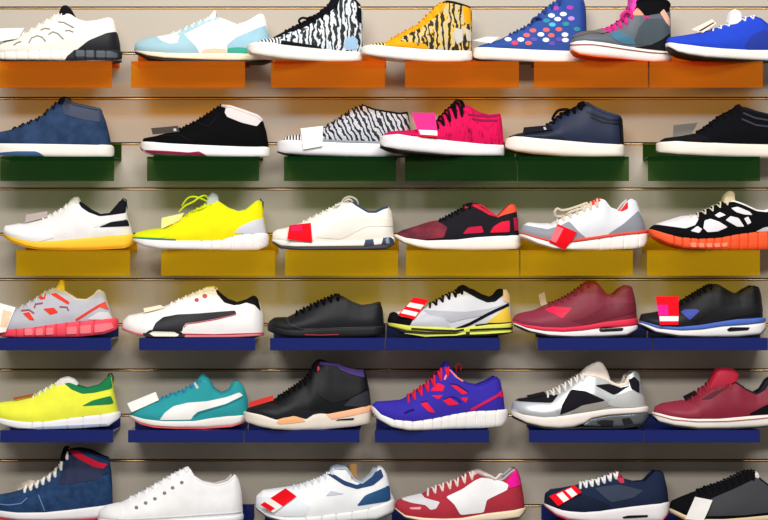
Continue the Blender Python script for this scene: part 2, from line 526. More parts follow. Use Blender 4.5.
def tag(key, label, quad, m, stripes_=(), lean=None, o=None, bottom=None):
    """a price card on a shoe: quad = tl tr br bl in the shoe's own trace"""
    S = SHOES[key]; sf = S['surf']['upper']; sole = list(S['surf'].values())[0]
    q = [S['C'](p) for p in pts(quad)]
    def front(x, z):
        return max(sf.side_y(x, z), sole.side_y(x, z))
    N = 8
    def at(u, v):
        a = [(1 - v) * ((1 - u) * q[0][i] + u * q[1][i]) + v * ((1 - u) * q[3][i] + u * q[2][i]) for i in (0, 1)]
        return a
    # the lean of the card: bottom edge rests on the side of the shoe, top edge nearer its middle
    yb = -max(front(*at(u, v)) for u in (0, .5, 1) for v in (.6, .8, 1.0)) - .003
    ytp = -max([.012] + [front(*at(u, v)) for u in (0, .5, 1) for v in (0, .2)]) - .003
    if lean: yb, ytp = lean
    G = np.zeros((N + 1, N + 1, 3))
    for i in range(N + 1):
        for j in range(N + 1):
            u, v = i / N, j / N; x, z = at(u, v)
            y = ytp + (yb - ytp) * v
            G[i, j] = (x, min(y, -front(x, z) - .0055), z)
    for _ in range(2):
        G[1:-1, :, 1] = np.minimum(G[1:-1, :, 1], (G[:-2, :, 1] + G[2:, :, 1]) / 2)
        G[:, 1:-1, 1] = np.minimum(G[:, 1:-1, 1], (G[:, :-2, 1] + G[:, 2:, 1]) / 2)
    M = Matrix.Translation(S['root'].location) @ Matrix.Rotation(S['yaw'], 4, 'Z')
    cen = M @ Vector(tuple(G[N // 2, N]))
    Minv = Matrix.Translation(-cen) @ M
    def geo(u0, v0, u1, v1, d0, d1):
        n = 6; V, F = [], []
        for d in (d0, d1):
            for i in range(n + 1):
                for j in range(n + 1):
                    u = (u0 + (u1 - u0) * i / n) * N; v = (v0 + (v1 - v0) * j / n) * N
                    a, b = min(int(u), N - 1), min(int(v), N - 1); fu, fv = u - a, v - b
                    p = (G[a, b] * (1 - fu) + G[a + 1, b] * fu) * (1 - fv) + (G[a, b + 1] * (1 - fu) + G[a + 1, b + 1] * fu) * fv
                    V.append(tuple(Minv @ Vector((p[0], p[1] + d, p[2]))))
        w = n + 1; o2 = w * w
        for i in range(n):
            for j in range(n):
                F.append((i * w + j, i * w + j + 1, (i + 1) * w + j + 1, (i + 1) * w + j))
                F.append((o2 + i * w + j, o2 + (i + 1) * w + j, o2 + (i + 1) * w + j + 1, o2 + i * w + j + 1))
        bd = [(i, 0) for i in range(n)] + [(n, j) for j in range(n)] + [(i, n) for i in range(n, 0, -1)] + [(0, j) for j in range(n, 0, -1)]
        for a, b in zip(bd, bd[1:] + bd[:1]):
            F.append((a[0] * w + a[1], b[0] * w + b[1], o2 + b[0] * w + b[1], o2 + a[0] * w + a[1]))
        return V, F
    r = empty('price_tag', cen, label, 'price tag', 'price tags on the shoes')
    card = link('card', mesh_of(*geo(0, 0, 1, 1, 0, .0009)), mat(m), r)
    for s in stripes_:
        ob = link('printed_band', mesh_of(*geo(s[0], s[1], s[2], s[3], -.0004, .0002)), mat(s[4]), card)
        ob['label'] = cword(s[4]) + ' printed band'
    return r

# ------------------------------------------------------------------ setting: slat wall
ROW_TOP = {1: 61.2, 2: 156.5, 3: 250.2, 4: 338.0, 5: 430.2, 6: 524.4}
for r, py in ROW_TOP.items(): SHELF_Z[r] = wz(py, Y_LIP)
PITCH = 45.25 * mpp(0)
GROOVES = [wz(7.5, 0) + PITCH * 2 - i * PITCH for i in range(17)]

def wall_material():
    m = bpy.data.materials.new('pale_melamine'); m.use_nodes = True
    nt = m.node_tree; b = nt.nodes['Principled BSDF']; b.inputs['Roughness'].default_value = .55
    tc = nt.nodes.new('ShaderNodeTexCoord'); n = nt.nodes.new('ShaderNodeTexNoise'); n.inputs['Scale'].default_value = 3
    nt.links.new(tc.outputs['Object'], n.inputs['Vector'])
    mx = nt.nodes.new('ShaderNodeMix'); mx.data_type = 'RGBA'
    mx.inputs[6].default_value = (*lin('#b6ac9d'), 1); mx.inputs[7].default_value = (*lin('#bdb3a5'), 1)
    nt.links.new(n.outputs['Fac'], mx.inputs[0]); nt.links.new(mx.outputs[2], b.inputs['Base Color'])
    return m
XL, XR = wx(-150), wx(900)
BRASS = bpy.data.materials.new('brass_insert'); BRASS.use_nodes = True
_b = BRASS.node_tree.nodes['Principled BSDF']; _b.inputs['Base Color'].default_value = (*lin('#a98a62'), 1)
_b.inputs['Metallic'].default_value = 1; _b.inputs['Roughness'].default_value = .28
prof = []                                  # (y, z) from top to bottom
gh, gd = .0052, .011
ztop, zbot = GROOVES[0] + .06, 0.0
prof.append((0.0, ztop))
for g in GROOVES:
    prof += [(0.0, g + gh / 2), (.003, g + gh / 2), (.003, g + gh / 2 + .006), (gd, g + gh / 2 + .006), (gd, g - gh / 2 - .006), (.003, g - gh / 2 - .006), (.003, g - gh / 2), (0.0, g - gh / 2)]
prof += [(0.0, zbot), (.022, zbot), (.022, ztop)]
V = [(XL, y, z) for y, z in prof] + [(XR, y, z) for y, z in prof]
n = len(prof)
F = [(i, (i + 1) % n, n + (i + 1) % n, n + i) for i in range(n)] + [tuple(range(n)), tuple(range(2 * n - 1, n - 1, -1))]
wall = link('wall_back', mesh_of(V, F), wall_material(), smooth=False); wall['kind'] = 'structure'
for i, g in enumerate(GROOVES):
    V, F = tube_geo([(XL + .001, 0.0014, g - gh / 2 + .0004), (XR - .001, 0.0014, g - gh / 2 + .0004)], .0029, 12)
    t = link('trim_%d' % (i + 1), mesh_of(V, F), BRASS); t['kind'] = 'structure'

fl = link('floor', box_mesh(XL, XR, -6.6, .022, -.02, 0), mat('g:#8d857b'), smooth=False); fl['kind'] = 'structure'

# ------------------------------------------------------------------ shelves
def acrylic(name, col, trans, mixf, rough=.12):
    m = bpy.data.materials.new(name); m.use_nodes = True
    nt = m.node_tree; b = nt.nodes['Principled BSDF']; out = nt.nodes['Material Output']
    b.inputs['Base Color'].default_value = (*lin(col), 1); b.inputs['Roughness'].default_value = rough
    if mixf <= 0: return m
    tl = nt.nodes.new('ShaderNodeBsdfTranslucent'); tl.inputs['Color'].default_value = (*lin(col), 1)
    m1 = nt.nodes.new('ShaderNodeMixShader'); m1.inputs[0].default_value = .35
    tr = nt.nodes.new('ShaderNodeBsdfTransparent'); tr.inputs['Color'].default_value = (*lin(trans), 1)
    mx = nt.nodes.new('ShaderNodeMixShader'); mx.inputs[0].default_value = mixf
    nt.links.new(b.outputs[0], m1.inputs[1]); nt.links.new(tl.outputs[0], m1.inputs[2])
    nt.links.new(m1.outputs[0], mx.inputs[1]); nt.links.new(tr.outputs[0], mx.inputs[2]); nt.links.new(mx.outputs[0], out.inputs['Surface'])
    return m
ACR = {'orange': acrylic('orange_acrylic', '#ff8c1c', '#ffd464', .90), 'green': acrylic('green_acrylic', '#12521f', '#bccda2', .76),
       'yellow': acrylic('yellow_acrylic', '#fcd020', '#fbec58', .90), 'blue': acrylic('blue_acrylic', '#182468', '#2a3c90', 0)}
LIP_ACR = {'orange': acrylic('orange_acrylic_lip', '#ff9a28', '#ffd86c', .77), 'green': acrylic('green_acrylic_lip', '#165526', '#bccda2', .72),
           'yellow': acrylic('yellow_acrylic_lip', '#ffd828', '#fdee62', .77), 'blue': ACR['blue']}
LIP = {'orange': 26.5, 'green': 24.5, 'yellow': 25.5, 'blue': 12.3}
SHELF_ROWS = {
    1: ('orange', [(-2, 112, 'below the cream and black runner at the left edge'), (131, 245, 'below the light blue and white runner'), (271, 385, 'below the black and white striped high top'),
                   (405, 519, 'below the yellow striped high top and the dotted one'), (534, 648, 'below the grey high top with pink laces'), (649.5, 763, 'below the royal blue sneaker at the right')]),
    2: ('green', [(0, 114, 'below the navy suede mid sneaker'), (147, 259, 'below the black sneaker with white collar'), (284, 396, 'below the zebra striped low sneaker'),
                  (405, 517, 'below the hot pink sneaker'), (518, 629, 'below the navy sneaker with thick white sole'), (648, 760, 'below the black sneaker at the right edge')]),
    3: ('yellow', [(16, 130, 'below the white runner with yellow sole'), (161, 275, 'below the neon yellow runner'), (285, 398, 'below the white trainer with red tag'),
                   (406, 519, 'below the black and red runner'), (520.5, 633, 'below the grey runner with red trim'), (647, 760, 'below the black and white runner with orange sole')]),
    4: ('blue', [(-3, 111, 'below the grey runner with coral sole'), (139, 255, 'below the white trainer with black sweep'), (270, 384.5, 'below the plain black leather sneaker'),
                 (385.5, 500, 'below the silver runner with lime sole'), (538, 652, 'below the maroon runner'), (653, 768, 'below the black and blue runner')]),
    5: ('blue', [(0, 113, 'below the neon lime and green runner'), (128, 243.5, 'below the teal runner'), (244.5, 359.5, 'below the black basketball shoe'),
                 (375, 489, 'below the purple-blue runner'), (529, 643.5, 'below the silver and black runner'), (644.5, 760, 'below the maroon skate shoe')]),
    6: ('blue', [(-3, 111, 'below the navy high top'), (134, 250, 'below the white canvas sneaker'), (261, 376, 'below the white and navy runner'),
                 (391, 505, 'below the red and white trainer'), (544, 658, 'below the navy runner with white bubble sole'), (668, 783, 'below the charcoal sneaker at the right edge')])}
for r, (cname, spans) in SHELF_ROWS.items():
    zt = SHELF_Z[r]
    zg = min(GROOVES, key=lambda g: abs(g - (zt + .030)))
    for (a, b, where) in spans:
        x0, x1 = wx(a, Y_LIP), wx(b, Y_LIP); xm = (x0 + x1) / 2; hw = (x1 - x0) / 2
        word = {4: 'upper row of blue, ', 5: 'middle row of blue, ', 6: 'bottom row of blue, '}.get(r, '')
        root = empty('display_shelf', (xm, 0, zt), '%s %s shelf %s%s' % ('opaque glossy' if cname == 'blue' else 'translucent', cname, word, where), 'shelf',
                     {1: 'orange shelves', 2: 'green shelves', 3: 'yellow shelves', 4: 'upper blue shelves', 5: 'middle blue shelves', 6: 'bottom blue shelves'}[r])
        m = ACR[cname]
        link('shelf_plate', box_mesh(-hw, hw, Y_LIP + .004, -.0045, -.004, 0, .0006), m, root)
        link('front_lip', box_mesh(-hw, hw, Y_LIP, Y_LIP + .004, -LIP[cname] * mpp(Y_LIP), 0, .0006), LIP_ACR[cname], root)
        link('back_plate', box_mesh(-hw, hw, -.0045, -.0008, -.004, zg - zt + .002, .0006), m, root)

# ------------------------------------------------------------------ row 1
W = 'f:#f3efe8'
shoe('r1a', 1, 'running_shoe', 'cream white runner with black heel, leftmost on the orange shelves', (0, 0),
     '-35,262 -30,225 20,203 80,188 140,155 200,120 260,85 300,62 350,72 390,98 430,108 480,103 540,88 565,95 578,140 592,200 602,255',
     '-38,268 150,258 350,250 605,250', 'f:#eeeae0', [('midsole', 'r:#f4efe6', '-38,280 0,299 60,305 330,305 470,306 606,300', {'grooves': (30, 90, 150, 205, 260, 310, 380, 430, 480, 530)}), ('outsole', 'r:#22201f', '-36,284 0,302 60,309 330,311 560,312 604,304')],
     (110, 310), 555, collar='f:#f6f3ec', tongue=('285,80 298,50 312,24 335,22 358,45 385,95 345,85 315,78', 'f:#1c1c22'), laces=('f:#e9e4da', 6, .0022), lining='f:#dcd7cc',
     panels=[('heel_counter', 'l:#23242b', '385,258 450,205 540,166 585,158 600,200 604,262'),
             ('cage_seams', 'f:#8b8478', [pts('85,232 105,218 122,215'), pts('160,222 172,196 200,184 225,192 242,214'), pts('215,155 235,146 262,150'), pts('255,178 275,164 300,172 328,200'), pts('300,112 330,116 378,142'), pts('335,158 355,156 376,164'), pts('30,212 55,206 80,205')], {'line': 6}),
             ('heel_clip', 'r:#2c2c30', '335,312 345,285 388,247 610,247 610,312', {'on': 'midsole'}),
             ('heel_pods', 'r:#4c5560', '390,255 430,255 430,285 388,285|438,255 475,255 478,287 438,287|484,256 560,258 590,266 590,288 486,288', {'on': 'midsole'})], yaw=4, dy=0)
shoe('r1b', 1, 'running_shoe', 'light blue and white retro runner on an orange shelf', (125, 0),
     '50,245 55,215 75,203 130,186 190,175 215,170 280,150 340,120 400,95 440,84 470,90 510,105 560,125 610,108 650,85 672,68 690,72 705,105 720,180 732,258',
     '50,248 100,258 160,264 220,269 360,270 500,266 620,268 738,262', 'f:#f4efe9',
     [('midsole', 'r:#f3e7c8', '52,258 120,285 200,298 330,304 500,306 640,305 736,298'), ('outsole', 'r:#241c18', '56,268 130,302 200,312 400,314 600,316 690,316 734,302')],
     (230, 445), 660, collar='f:#f0f0ee', tongue=('395,108 425,70 445,46 458,58 452,95 420,115', 'f:#f5f1ea'), laces=('f:#dfe7e4', 7, .0022), lining='f:#8a8580',
     panels=[('mudguard', 's:#a2c6d2', '45,262 52,215 100,194 160,180 185,205 230,226 270,222 282,180 300,172 325,200 360,235 382,272 200,276 100,268'),
             ('eyestay', 's:#aecdd6', '265,182 290,150 380,106 450,78 478,95 410,118 310,172'),
             ('heel_counter', 's:#9dc5d5', '515,270 515,228 560,190 640,155 702,128 722,180 736,268'),
             ('heel_stripe', 's:#46ac96', '515,272 520,245 560,240 625,242 736,252 738,272', {'round': False}),
             ('midfoot_patch', 's:#f2d2b4', '383,272 400,252 450,246 512,250 512,272')], yaw=3, dy=0.018)
shoe('r1c', 1, 'high_top_sneaker', 'black and white striped high top with black laces on an orange shelf', (240, 0),
     '78,226 110,208 160,200 190,182 250,150 300,122 350,97 400,62 440,27 470,-8 500,-28 540,-20 570,8 600,38 608,60 607,120 610,180 612,250',
     '45,228 80,222 130,224 200,233 300,241 420,250 520,258 610,258', 'p:zebra', [('midsole', 'r:#f6efe8', '42,262 60,277 120,291 200,303 300,309 420,312 540,309 612,302')],
     (215, 475), 585, collar='f:#202127', tongue=('420,60 450,0 470,-45 500,-55 505,-20 480,20 440,60', 'f:#1b1c22'), laces=('f:#17181d', 8, .0028, .7),
     panels=[('toe_cap', 'p:toe_stripe', '70,232 90,205 190,190 210,220 230,240'),
             ('eyestay', 's:#1c1d23', '185,205 190,180 240,150 300,118 350,92 430,30 470,-20 492,-25 490,20 440,75 385,110 330,145 270,165 225,182'),
             ('foxing_strip', 'f:#22232a', '205,236 210,215 260,222 350,233 408,242 405,252'), ('heel_strip', 's:#1d1e24', '588,35 612,45 612,118 590,112'),
             ('heel_patch', 'f:#9dbfe0', '520,235 530,195 570,185 590,205 585,250 530,255')],
     loops=('330,125 300,130 285,112 300,98 325,100 345,92 360,100 335,122',), edge=.72, yaw=14, dy=-0.036)
shoe('r1d', 1, 'high_top_sneaker', 'yellow and black striped high top on an orange shelf', (345, 0),
     '105,242 150,230 200,225 240,202 300,167 360,137 400,97 440,57 470,27 500,14 540,20 590,34 622,44 632,62 632,130 634,190 634,252',
     '82,246 120,240 200,246 300,251 420,258 520,262 634,259', 'p:yellow_zebra', [('midsole', 'r:#f6efe6', '82,274 100,286 160,300 250,311 350,318 450,321 560,318 634,308')],
     (220, 478), 612, collar='f:#1d1c18', laces=('f:#eda61c', 8, .0028, .72),
     panels=[('toe_cap', 'p:toe_stripe_yellow', '95,250 110,228 200,215 215,232 210,255'),
             ('eyestay', 's:#efa91b', '203,246 212,212 260,180 300,160 380,112 430,62 480,15 512,10 500,55 450,98 400,142 330,178 285,203 275,226 400,234 418,262 300,258'),
             ('heel_strip', 's:#efa81c', '590,32 634,46 634,130 600,130'), ('heel_patch', 's:#d9cfba', '598,150 636,165 634,215 610,215'), ('ankle_patch', 'f:#c9c5bb', '550,150 585,160 590,215 560,235 545,200')], edge=.72, yaw=10, dy=-0.02)
dots = [(238, 203, 0), (270, 222, 1), (300, 205, 0), (338, 222, 2), (330, 182, 2), (362, 158, 2), (365, 203, 3), (400, 178, 0), (425, 205, 0), (427, 155, 2), (452, 182, 2), (458, 128, 4), (485, 100, 0), (513, 75, 0),
        (475, 45, 5), (546, 43, 5), (552, 97, 6), (525, 125, 7), (490, 152, 2), (520, 178, 0), (522, 205, 0), (490, 202, 3), (455, 222, 3), (430, 108, 7), (455, 82, 0), (580, 150, 7), (575, 190, 3)]
dc = ['f:#eef0f4', 'f:#d8486e', 'f:#e06a68', 'f:#6a52b4', 'f:#5ab4dc', 'f:#b040b0', 'f:#b888d8', 'f:#3a8c9c']
shoe('r1e', 1, 'high_top_sneaker', 'blue high top with coloured polka dots on an orange shelf', (460, 0),
     '75,242 100,226 150,213 200,196 260,167 330,132 370,102 400,67 440,32 480,5 540,-22 590,-18 615,-2 625,50 628,110 630,160 630,250',
     '60,246 78,240 150,243 300,249 420,253 545,256 632,256', 'f:#33519a', [('midsole', 'r:#f5eee6', '62,288 100,299 200,306 300,309 420,315 540,315 632,304'), ('outsole', 'r:#5b4a44', '66,293 100,304 200,312 300,315 420,318 540,317 630,306')],
     (235, 500), 600, collar='f:#2a4388', laces=('f:#2a3f7c', 8, .0028, .8), lining='f:#8fa8cc',
     panels=[('polka_dots', [dc[d[2]] for d in dots], [ell(d[0], d[1], 17, 11) for d in dots], {'round': False}), ('heel_strip', 'f:#2d4a92', '600,5 630,20 632,250 606,250')],
     loops=('352,128 360,100 385,90 402,105 385,120',), edge=.72, yaw=2, dy=0.02)
shoe('r1f', 1, 'high_top_sneaker', 'grey high top with pink laces and puffy black cuff', (550, 0),
     '102,222 113,192 150,173 200,166 250,165 300,150 340,122 380,88 400,45 430,5 470,-8 540,-8 580,12 598,35 604,100 602,170 606,255',
     '98,224 150,217 250,227 350,241 450,251 530,258 612,261', 'l:#5f666d', [('midsole', 'r:#f1e9e4', '100,262 130,280 200,292 300,300 400,308 500,314 612,306'), ('outsole', 'r:#e2551f', '104,272 130,290 200,303 300,308 420,315 520,317 610,309')],
     (245, 400), 585, collar='f:#15151a', lining='f:#15151a', laces=('f:#dd2f8e', 6, .0042, .68), cuff_r=.006,
     tongue=('385,80 400,10 398,-40 430,-45 450,-20 450,40 420,70', 'f:#e64fb4'),
     panels=[('ankle_cuff', 'f:#141419', '392,72 400,30 430,-20 550,-25 605,20 604,62 565,72 530,78 480,88 440,70'), ('tongue_lining', 'f:#f0a184', '408,88 440,48 472,88'),
             ('heel_trim', 'l:#f0b49c', '552,72 572,52 606,100 604,138 585,122'), ('quarter_panel', 'l:#48535a', '410,235 440,150 480,105 560,100 604,150 604,190 560,205 500,235'),
             ('side_patch', 'l:#44738c', '295,185 330,165 400,195 425,235 350,232 300,205'), ('heel_counter', 'l:#17181c', '420,246 500,236 560,205 606,170 606,262 430,258'),
             ('toe_bumper', 's:#6a625e', '102,215 118,190 160,170 240,162 270,185 200,182 130,200'), ('sole_line', 'r:#8c3a44', [pts('100,238 200,240 350,258 500,272 610,276')], {'on': 'midsole', 'line': 4})],
     loops=('395,105 355,110 340,90 365,70 400,90 420,110', '395,105 430,95 470,98 480,112 440,118'), edge=.72, yaw=14, dy=-0.03)
shoe('r1g', 1, 'low_top_sneaker', 'royal blue low sneaker at the right end of the orange shelves', (614, 0),
     '255,218 266,200 330,190 400,178 480,158 560,130 620,107 660,93 690,86 720,100 760,130 800,148 830,132 850,137 862,200 864,256',
     '253,226 300,236 400,249 500,256 640,259 760,256 866,256', 'f:#2746c4', [('midsole', 'r:#f2ece6', '255,246 290,274 340,290 420,303 520,307 640,309 760,311 866,302'), ('outsole', 'r:#201d22', '262,254 295,282 340,296 420,309 520,313 640,315 760,316 864,306')],
     (470, 690), 845, collar='f:#223cae', tongue=('560,130 575,70 600,50 625,62 630,100 600,122', 'f:#f3f2f0'), laces=('f:#eef0f4', 6, .0022, .85), lining='f:#1f2f78',
     panels=[('heel_patch', 'f:#2a3c9c', '640,245 680,190 740,160 866,170 866,262 660,264')], yaw=13, dy=-0.04)

# ------------------------------------------------------------------ row 2
shoe('r2a', 2, 'mid_top_sneaker', 'navy suede mid sneaker with padded dark collar, leftmost on the green shelves', (0, 86),
     '-45,282 -40,250 -10,230 60,215 130,185 200,155 250,110 300,67 330,60 370,86 440,100 500,113 520,160 540,230 553,290',
     '-50,287 0,286 200,288 400,290 566,293', 'p:navy_suede', [('midsole', 'r:#f1ebe2', '-50,340 0,350 250,354 450,354 567,351')],
     (60, 318), 495, collar='l:#303a52', tongue=('285,85 300,55 320,48 350,58 362,85 330,95', 's:#161a26'), laces=('f:#1b2030', 7, .0024, .8), cuff_r=.005,
     panels=[('ankle_cuff', 'l:#333d54', '318,98 335,70 400,96 505,108 517,150 502,180 420,168 330,142'), ('toe_flash', 'r:#3a618c', '-50,338 100,328 190,328 212,335 236,356 -50,358', {'on': 'midsole', 'both': False})], yaw=4, edge=.7)
shoe('r2b', 2, 'mid_top_sneaker', 'black mid sneaker with white padded collar and white sole', (130, 86),
     '66,270 75,255 130,245 200,225 260,205 330,170 400,125 440,97 460,89 500,95 560,115 630,140 660,165 680,230 690,297',
     '56,274 200,284 400,292 550,297 697,299', 'f:#0d0d10', [('midsole', 'r:#f5f1ee', '55,318 100,335 200,343 400,349 600,351 697,345')],
     (200, 452), 650, collar='f:#ddd5d3', laces=('f:#101014', 8, .0024, .8), lining='f:#b8b0ae', cuff_r=.005,
     panels=[('ankle_cuff', 'l:#d8d0cf', '478,130 490,86 560,108 638,133 664,165 636,198 560,180 490,152'), ('toe_seam', 'f:#26262b', [pts('75,262 160,250 250,240 300,268 330,290'), pts('330,178 400,200 440,150')], {'line': 3}), ('toe_flash', 'r:#94194c', '50,316 200,324 300,331 350,325 376,338 390,352 100,352', {'on': 'midsole', 'both': False})], yaw=5, edge=.7)
shoe('r2c', 2, 'low_top_sneaker', 'low sneaker with diagonal black and grey zebra stripes', (265, 86),
     '85,274 110,252 150,245 200,240 290,207 350,172 400,137 450,107 490,94 540,115 600,125 670,135 712,128 722,180 728,288',
     '60,277 100,271 250,276 400,282 580,286 735,290', 'p:diag_zebra', [('midsole', 'r:#f0eef0', '60,325 100,336 200,346 400,352 600,354 735,348'), ('outsole', 'r:#26242a', '62,331 100,343 200,352 400,357 600,357 733,350')],
     (300, 485), 705, collar='f:#22242a', laces=('f:#2a2c33', 6, .0022, .8),
     panels=[('toe_cap', 'p:toe_stripe', '70,282 90,250 150,243 185,240 185,282'), ('foxing_strip', 'f:#9ea4ae', '180,284 190,268 400,274 580,278 732,284 732,296 400,288')], yaw=3, dy=0.02)
shoe('r2d', 2, 'low_top_sneaker', 'hot pink sneaker with black speckles and black laces', (370, 86),
     '72,252 100,235 200,228 270,215 330,187 370,142 410,102 440,86 480,105 530,135 580,146 640,140 650,165 660,230 666,292',
     '53,256 120,251 250,266 400,279 550,292 669,296', 'p:pink_streak', [('midsole', 'r:#f2eef0', '52,308 120,325 200,336 350,348 500,351 669,349'), ('outsole', 'r:#1a171c', '56,316 120,334 200,346 350,357 500,356 667,352')],
     (310, 445), 635, collar='f:#b81a50', laces=('f:#171418', 5, .0034, .55), lining='f:#3a1a26',
     panels=[('toe_cap', 'f:#cc1658', '66,258 90,236 200,226 225,262 150,262'), ('collar_patch', 'f:#8c1c48', [pts('490,148 540,152 600,156 640,150'), pts('510,168 560,176 640,176')], {'line': 10})], loops=('425,120 400,110 415,80 440,82 455,110 445,130',), yaw=16, dy=-0.036)
shoe('r2e', 2, 'mid_top_sneaker', 'navy leather mid sneaker with thick cream white sole', (490, 86),
     '96,252 130,240 200,225 260,210 310,177 350,140 380,127 430,107 450,90 475,80 520,107 580,130 640,146 655,160 664,200 668,285',
     '76,262 110,253 200,258 350,270 500,282 672,290', 'l:#222b42', [('midsole', 'r:#f6efe4', '74,308 120,322 200,334 350,347 500,350 672,347'), ('outsole', 'r:#7c5b33', '78,314 120,330 200,344 350,354 500,354 670,350')],
     (270, 455), 640, collar='l:#2a3550', laces=('f:#0f1118', 6, .0034, .78), tongue=('430,110 440,80 462,70 485,82 470,105', 'f:#10131c'), cuff_r=.0045,
     panels=[('collar_bands', 'l:#131826', [pts('480,128 530,150 590,168 650,172'), pts('500,155 560,182 655,190')], {'line': 9}), ('toe_box', 'l:#1b2337', '92,258 130,238 250,212 320,235 370,268 200,262 120,256'),
             ('heel_strip', 'l:#121622', '640,146 664,160 670,285 650,285')],
     loops=('330,170 305,165 330,125 375,118 385,130 345,160',), edge=.68, yaw=6, dy=0)
shoe('r2f', 2, 'mid_top_sneaker', 'black suede sneaker with cream sole, rightmost on the green shelves', (614, 86),
     '228,273 250,260 330,249 400,236 450,206 520,152 580,122 612,104 640,104 700,125 770,140 830,150 860,160 868,284',
     '210,280 300,276 450,281 600,286 875,290', 's:#17181d', [('midsole', 'r:#efe7da', '207,328 300,341 450,350 600,353 800,353 875,347')],
     (400, 615), 850, collar='f:#23252c', laces=('f:#101115', 7, .0028, .78), tongue=('590,120 605,92 622,84 645,108 620,120', 's:#2b1d20'), cuff_r=.0045,
     panels=[('collar_bands', 'f:#3b3c46', [pts('640,135 700,160 780,172 868,176'), pts('630,165 700,195 800,206 868,206')], {'line': 8}), ('toe_box', 's:#1f2026', '228,276 260,256 400,236 450,260 480,284 300,278')], yaw=6, edge=.68)

# ------------------------------------------------------------------ row 3
shoe('r3a', 3, 'running_shoe', 'white mesh runner with bright yellow sole and black collar', (0, 178),
     '20,272 30,245 70,238 130,228 200,210 260,187 310,159 350,127 385,114 410,130 450,160 500,186 550,180 585,140 605,114 622,115 630,150 633,200 650,245 662,288',
     '18,272 60,292 130,312 200,320 300,315 450,300 560,290 664,285', 'f:#ebe8e8', [('midsole', 'r:#f7c631', '20,290 70,322 140,346 200,357 350,361 500,357 620,350 676,330'), ('outsole', 'r:#d99a14', '24,296 70,328 140,351 200,361 350,364 500,362 620,356 674,336')],
     (210, 390), 600, collar='f:#1d1e25', lining='f:#20222a', laces=('f:#efe8dc', 7, .0024, .85), tongue=('330,150 345,118 370,98 392,96 408,128 370,150', 'f:#efe7da'), tabs=[('f:#1d1f27', '600,125 612,106 626,112 630,150 624,178')],
     panels=[('collar_panel', 'f:#1f2028', '398,128 440,138 480,162 520,182 570,168 590,128 612,105 632,122 632,180 545,192 505,196 450,176 415,152'), ('heel_counter', 'f:#22242e', '498,252 560,226 640,214 650,245'),
             ('heel_strip', 'f:#e8e4e4', '520,215 560,192 634,180 636,212 560,225 470,255'), ('toe_overlay', 'l:#f3f1f2', '20,275 35,240 110,232 170,265 290,300 200,325 100,310')], yaw=4, dy=0.004)
shoe('r3b', 3, 'running_shoe', 'neon yellow runner with white sole and looped laces', (125, 178),
     '44,288 60,265 120,250 200,240 250,207 320,167 380,132 430,107 460,106 510,140 560,158 600,150 640,117 660,99 680,110 688,180 702,262',
     '42,290 150,297 250,301 400,301 480,298 540,276 600,264 712,266', 'f:#efe414', [('midsole', 'r:#f1eef0', '44,302 100,330 180,345 400,349 560,350 660,348 716,325', {'grooves': (380, 430, 480, 530, 580, 630)})],
     (235, 432), 655, collar='f:#dfe61a', lining='f:#6a7a2a', laces=('f:#cfe021', 6, .0022, .82), tongue=('400,118 412,80 435,60 462,72 470,105 430,122', 'f:#b9c0bc'), tabs=[('f:#1d4238', '672,160 664,120 674,94 686,110 682,160')],
     panels=[('heel_clip', 'r:#d4d6e0', '545,268 580,232 640,205 692,190 706,268'), ('toe_line', 'r:#3f9478', [pts('40,288 150,294 262,299')], {'line': 7}), ('toe_overlay', 'f:#dfe812', '44,285 62,262 200,240 240,270 200,292')],
     loops=('420,105 400,80 370,88 340,110 300,130 270,160', '410,110 380,95 340,85 310,95 285,130', '430,115 400,135 360,150 330,160'), yaw=7, dy=-0.01)
shoe('r3c', 3, 'running_shoe', 'plain white trainer with navy collar and red tag on a yellow shelf', (255, 178),
     '88,297 90,265 110,250 160,240 230,217 280,192 340,162 390,137 430,112 470,101 510,130 560,160 600,160 640,139 660,133 680,160 690,230 692,292',
     '86,300 200,312 350,313 550,302 694,288', 'l:#f1ece2', [('midsole', 'r:#f3efe9', '88,308 130,332 200,338 400,336 560,334 698,318'), ('outsole', 'r:#3a3d49', '90,318 130,345 250,353 500,350 650,348 704,318')],
     (230, 465), 655, collar='f:#33486a', lining='f:#2c3c58', laces=('f:#ece7da', 8, .0024, .85),
     panels=[('heel_cushion', 'r:#33415e', '543,338 552,300 590,290 596,338|630,338 640,292 672,284 692,300 698,338', {'on': 'midsole', 'both': False}), ('heel_core', 'r:#8a93a4', '655,325 650,300 665,292 672,320', {'on': 'midsole', 'raise': .001}), ('quarter_overlay', 'l:#e9e3d8', '300,290 400,210 560,190 690,200 690,235 560,235 430,300')],
     loops=('430,120 445,95 475,88 505,105 512,130', '425,125 405,130 395,145', '440,112 465,100 490,115'), yaw=5)
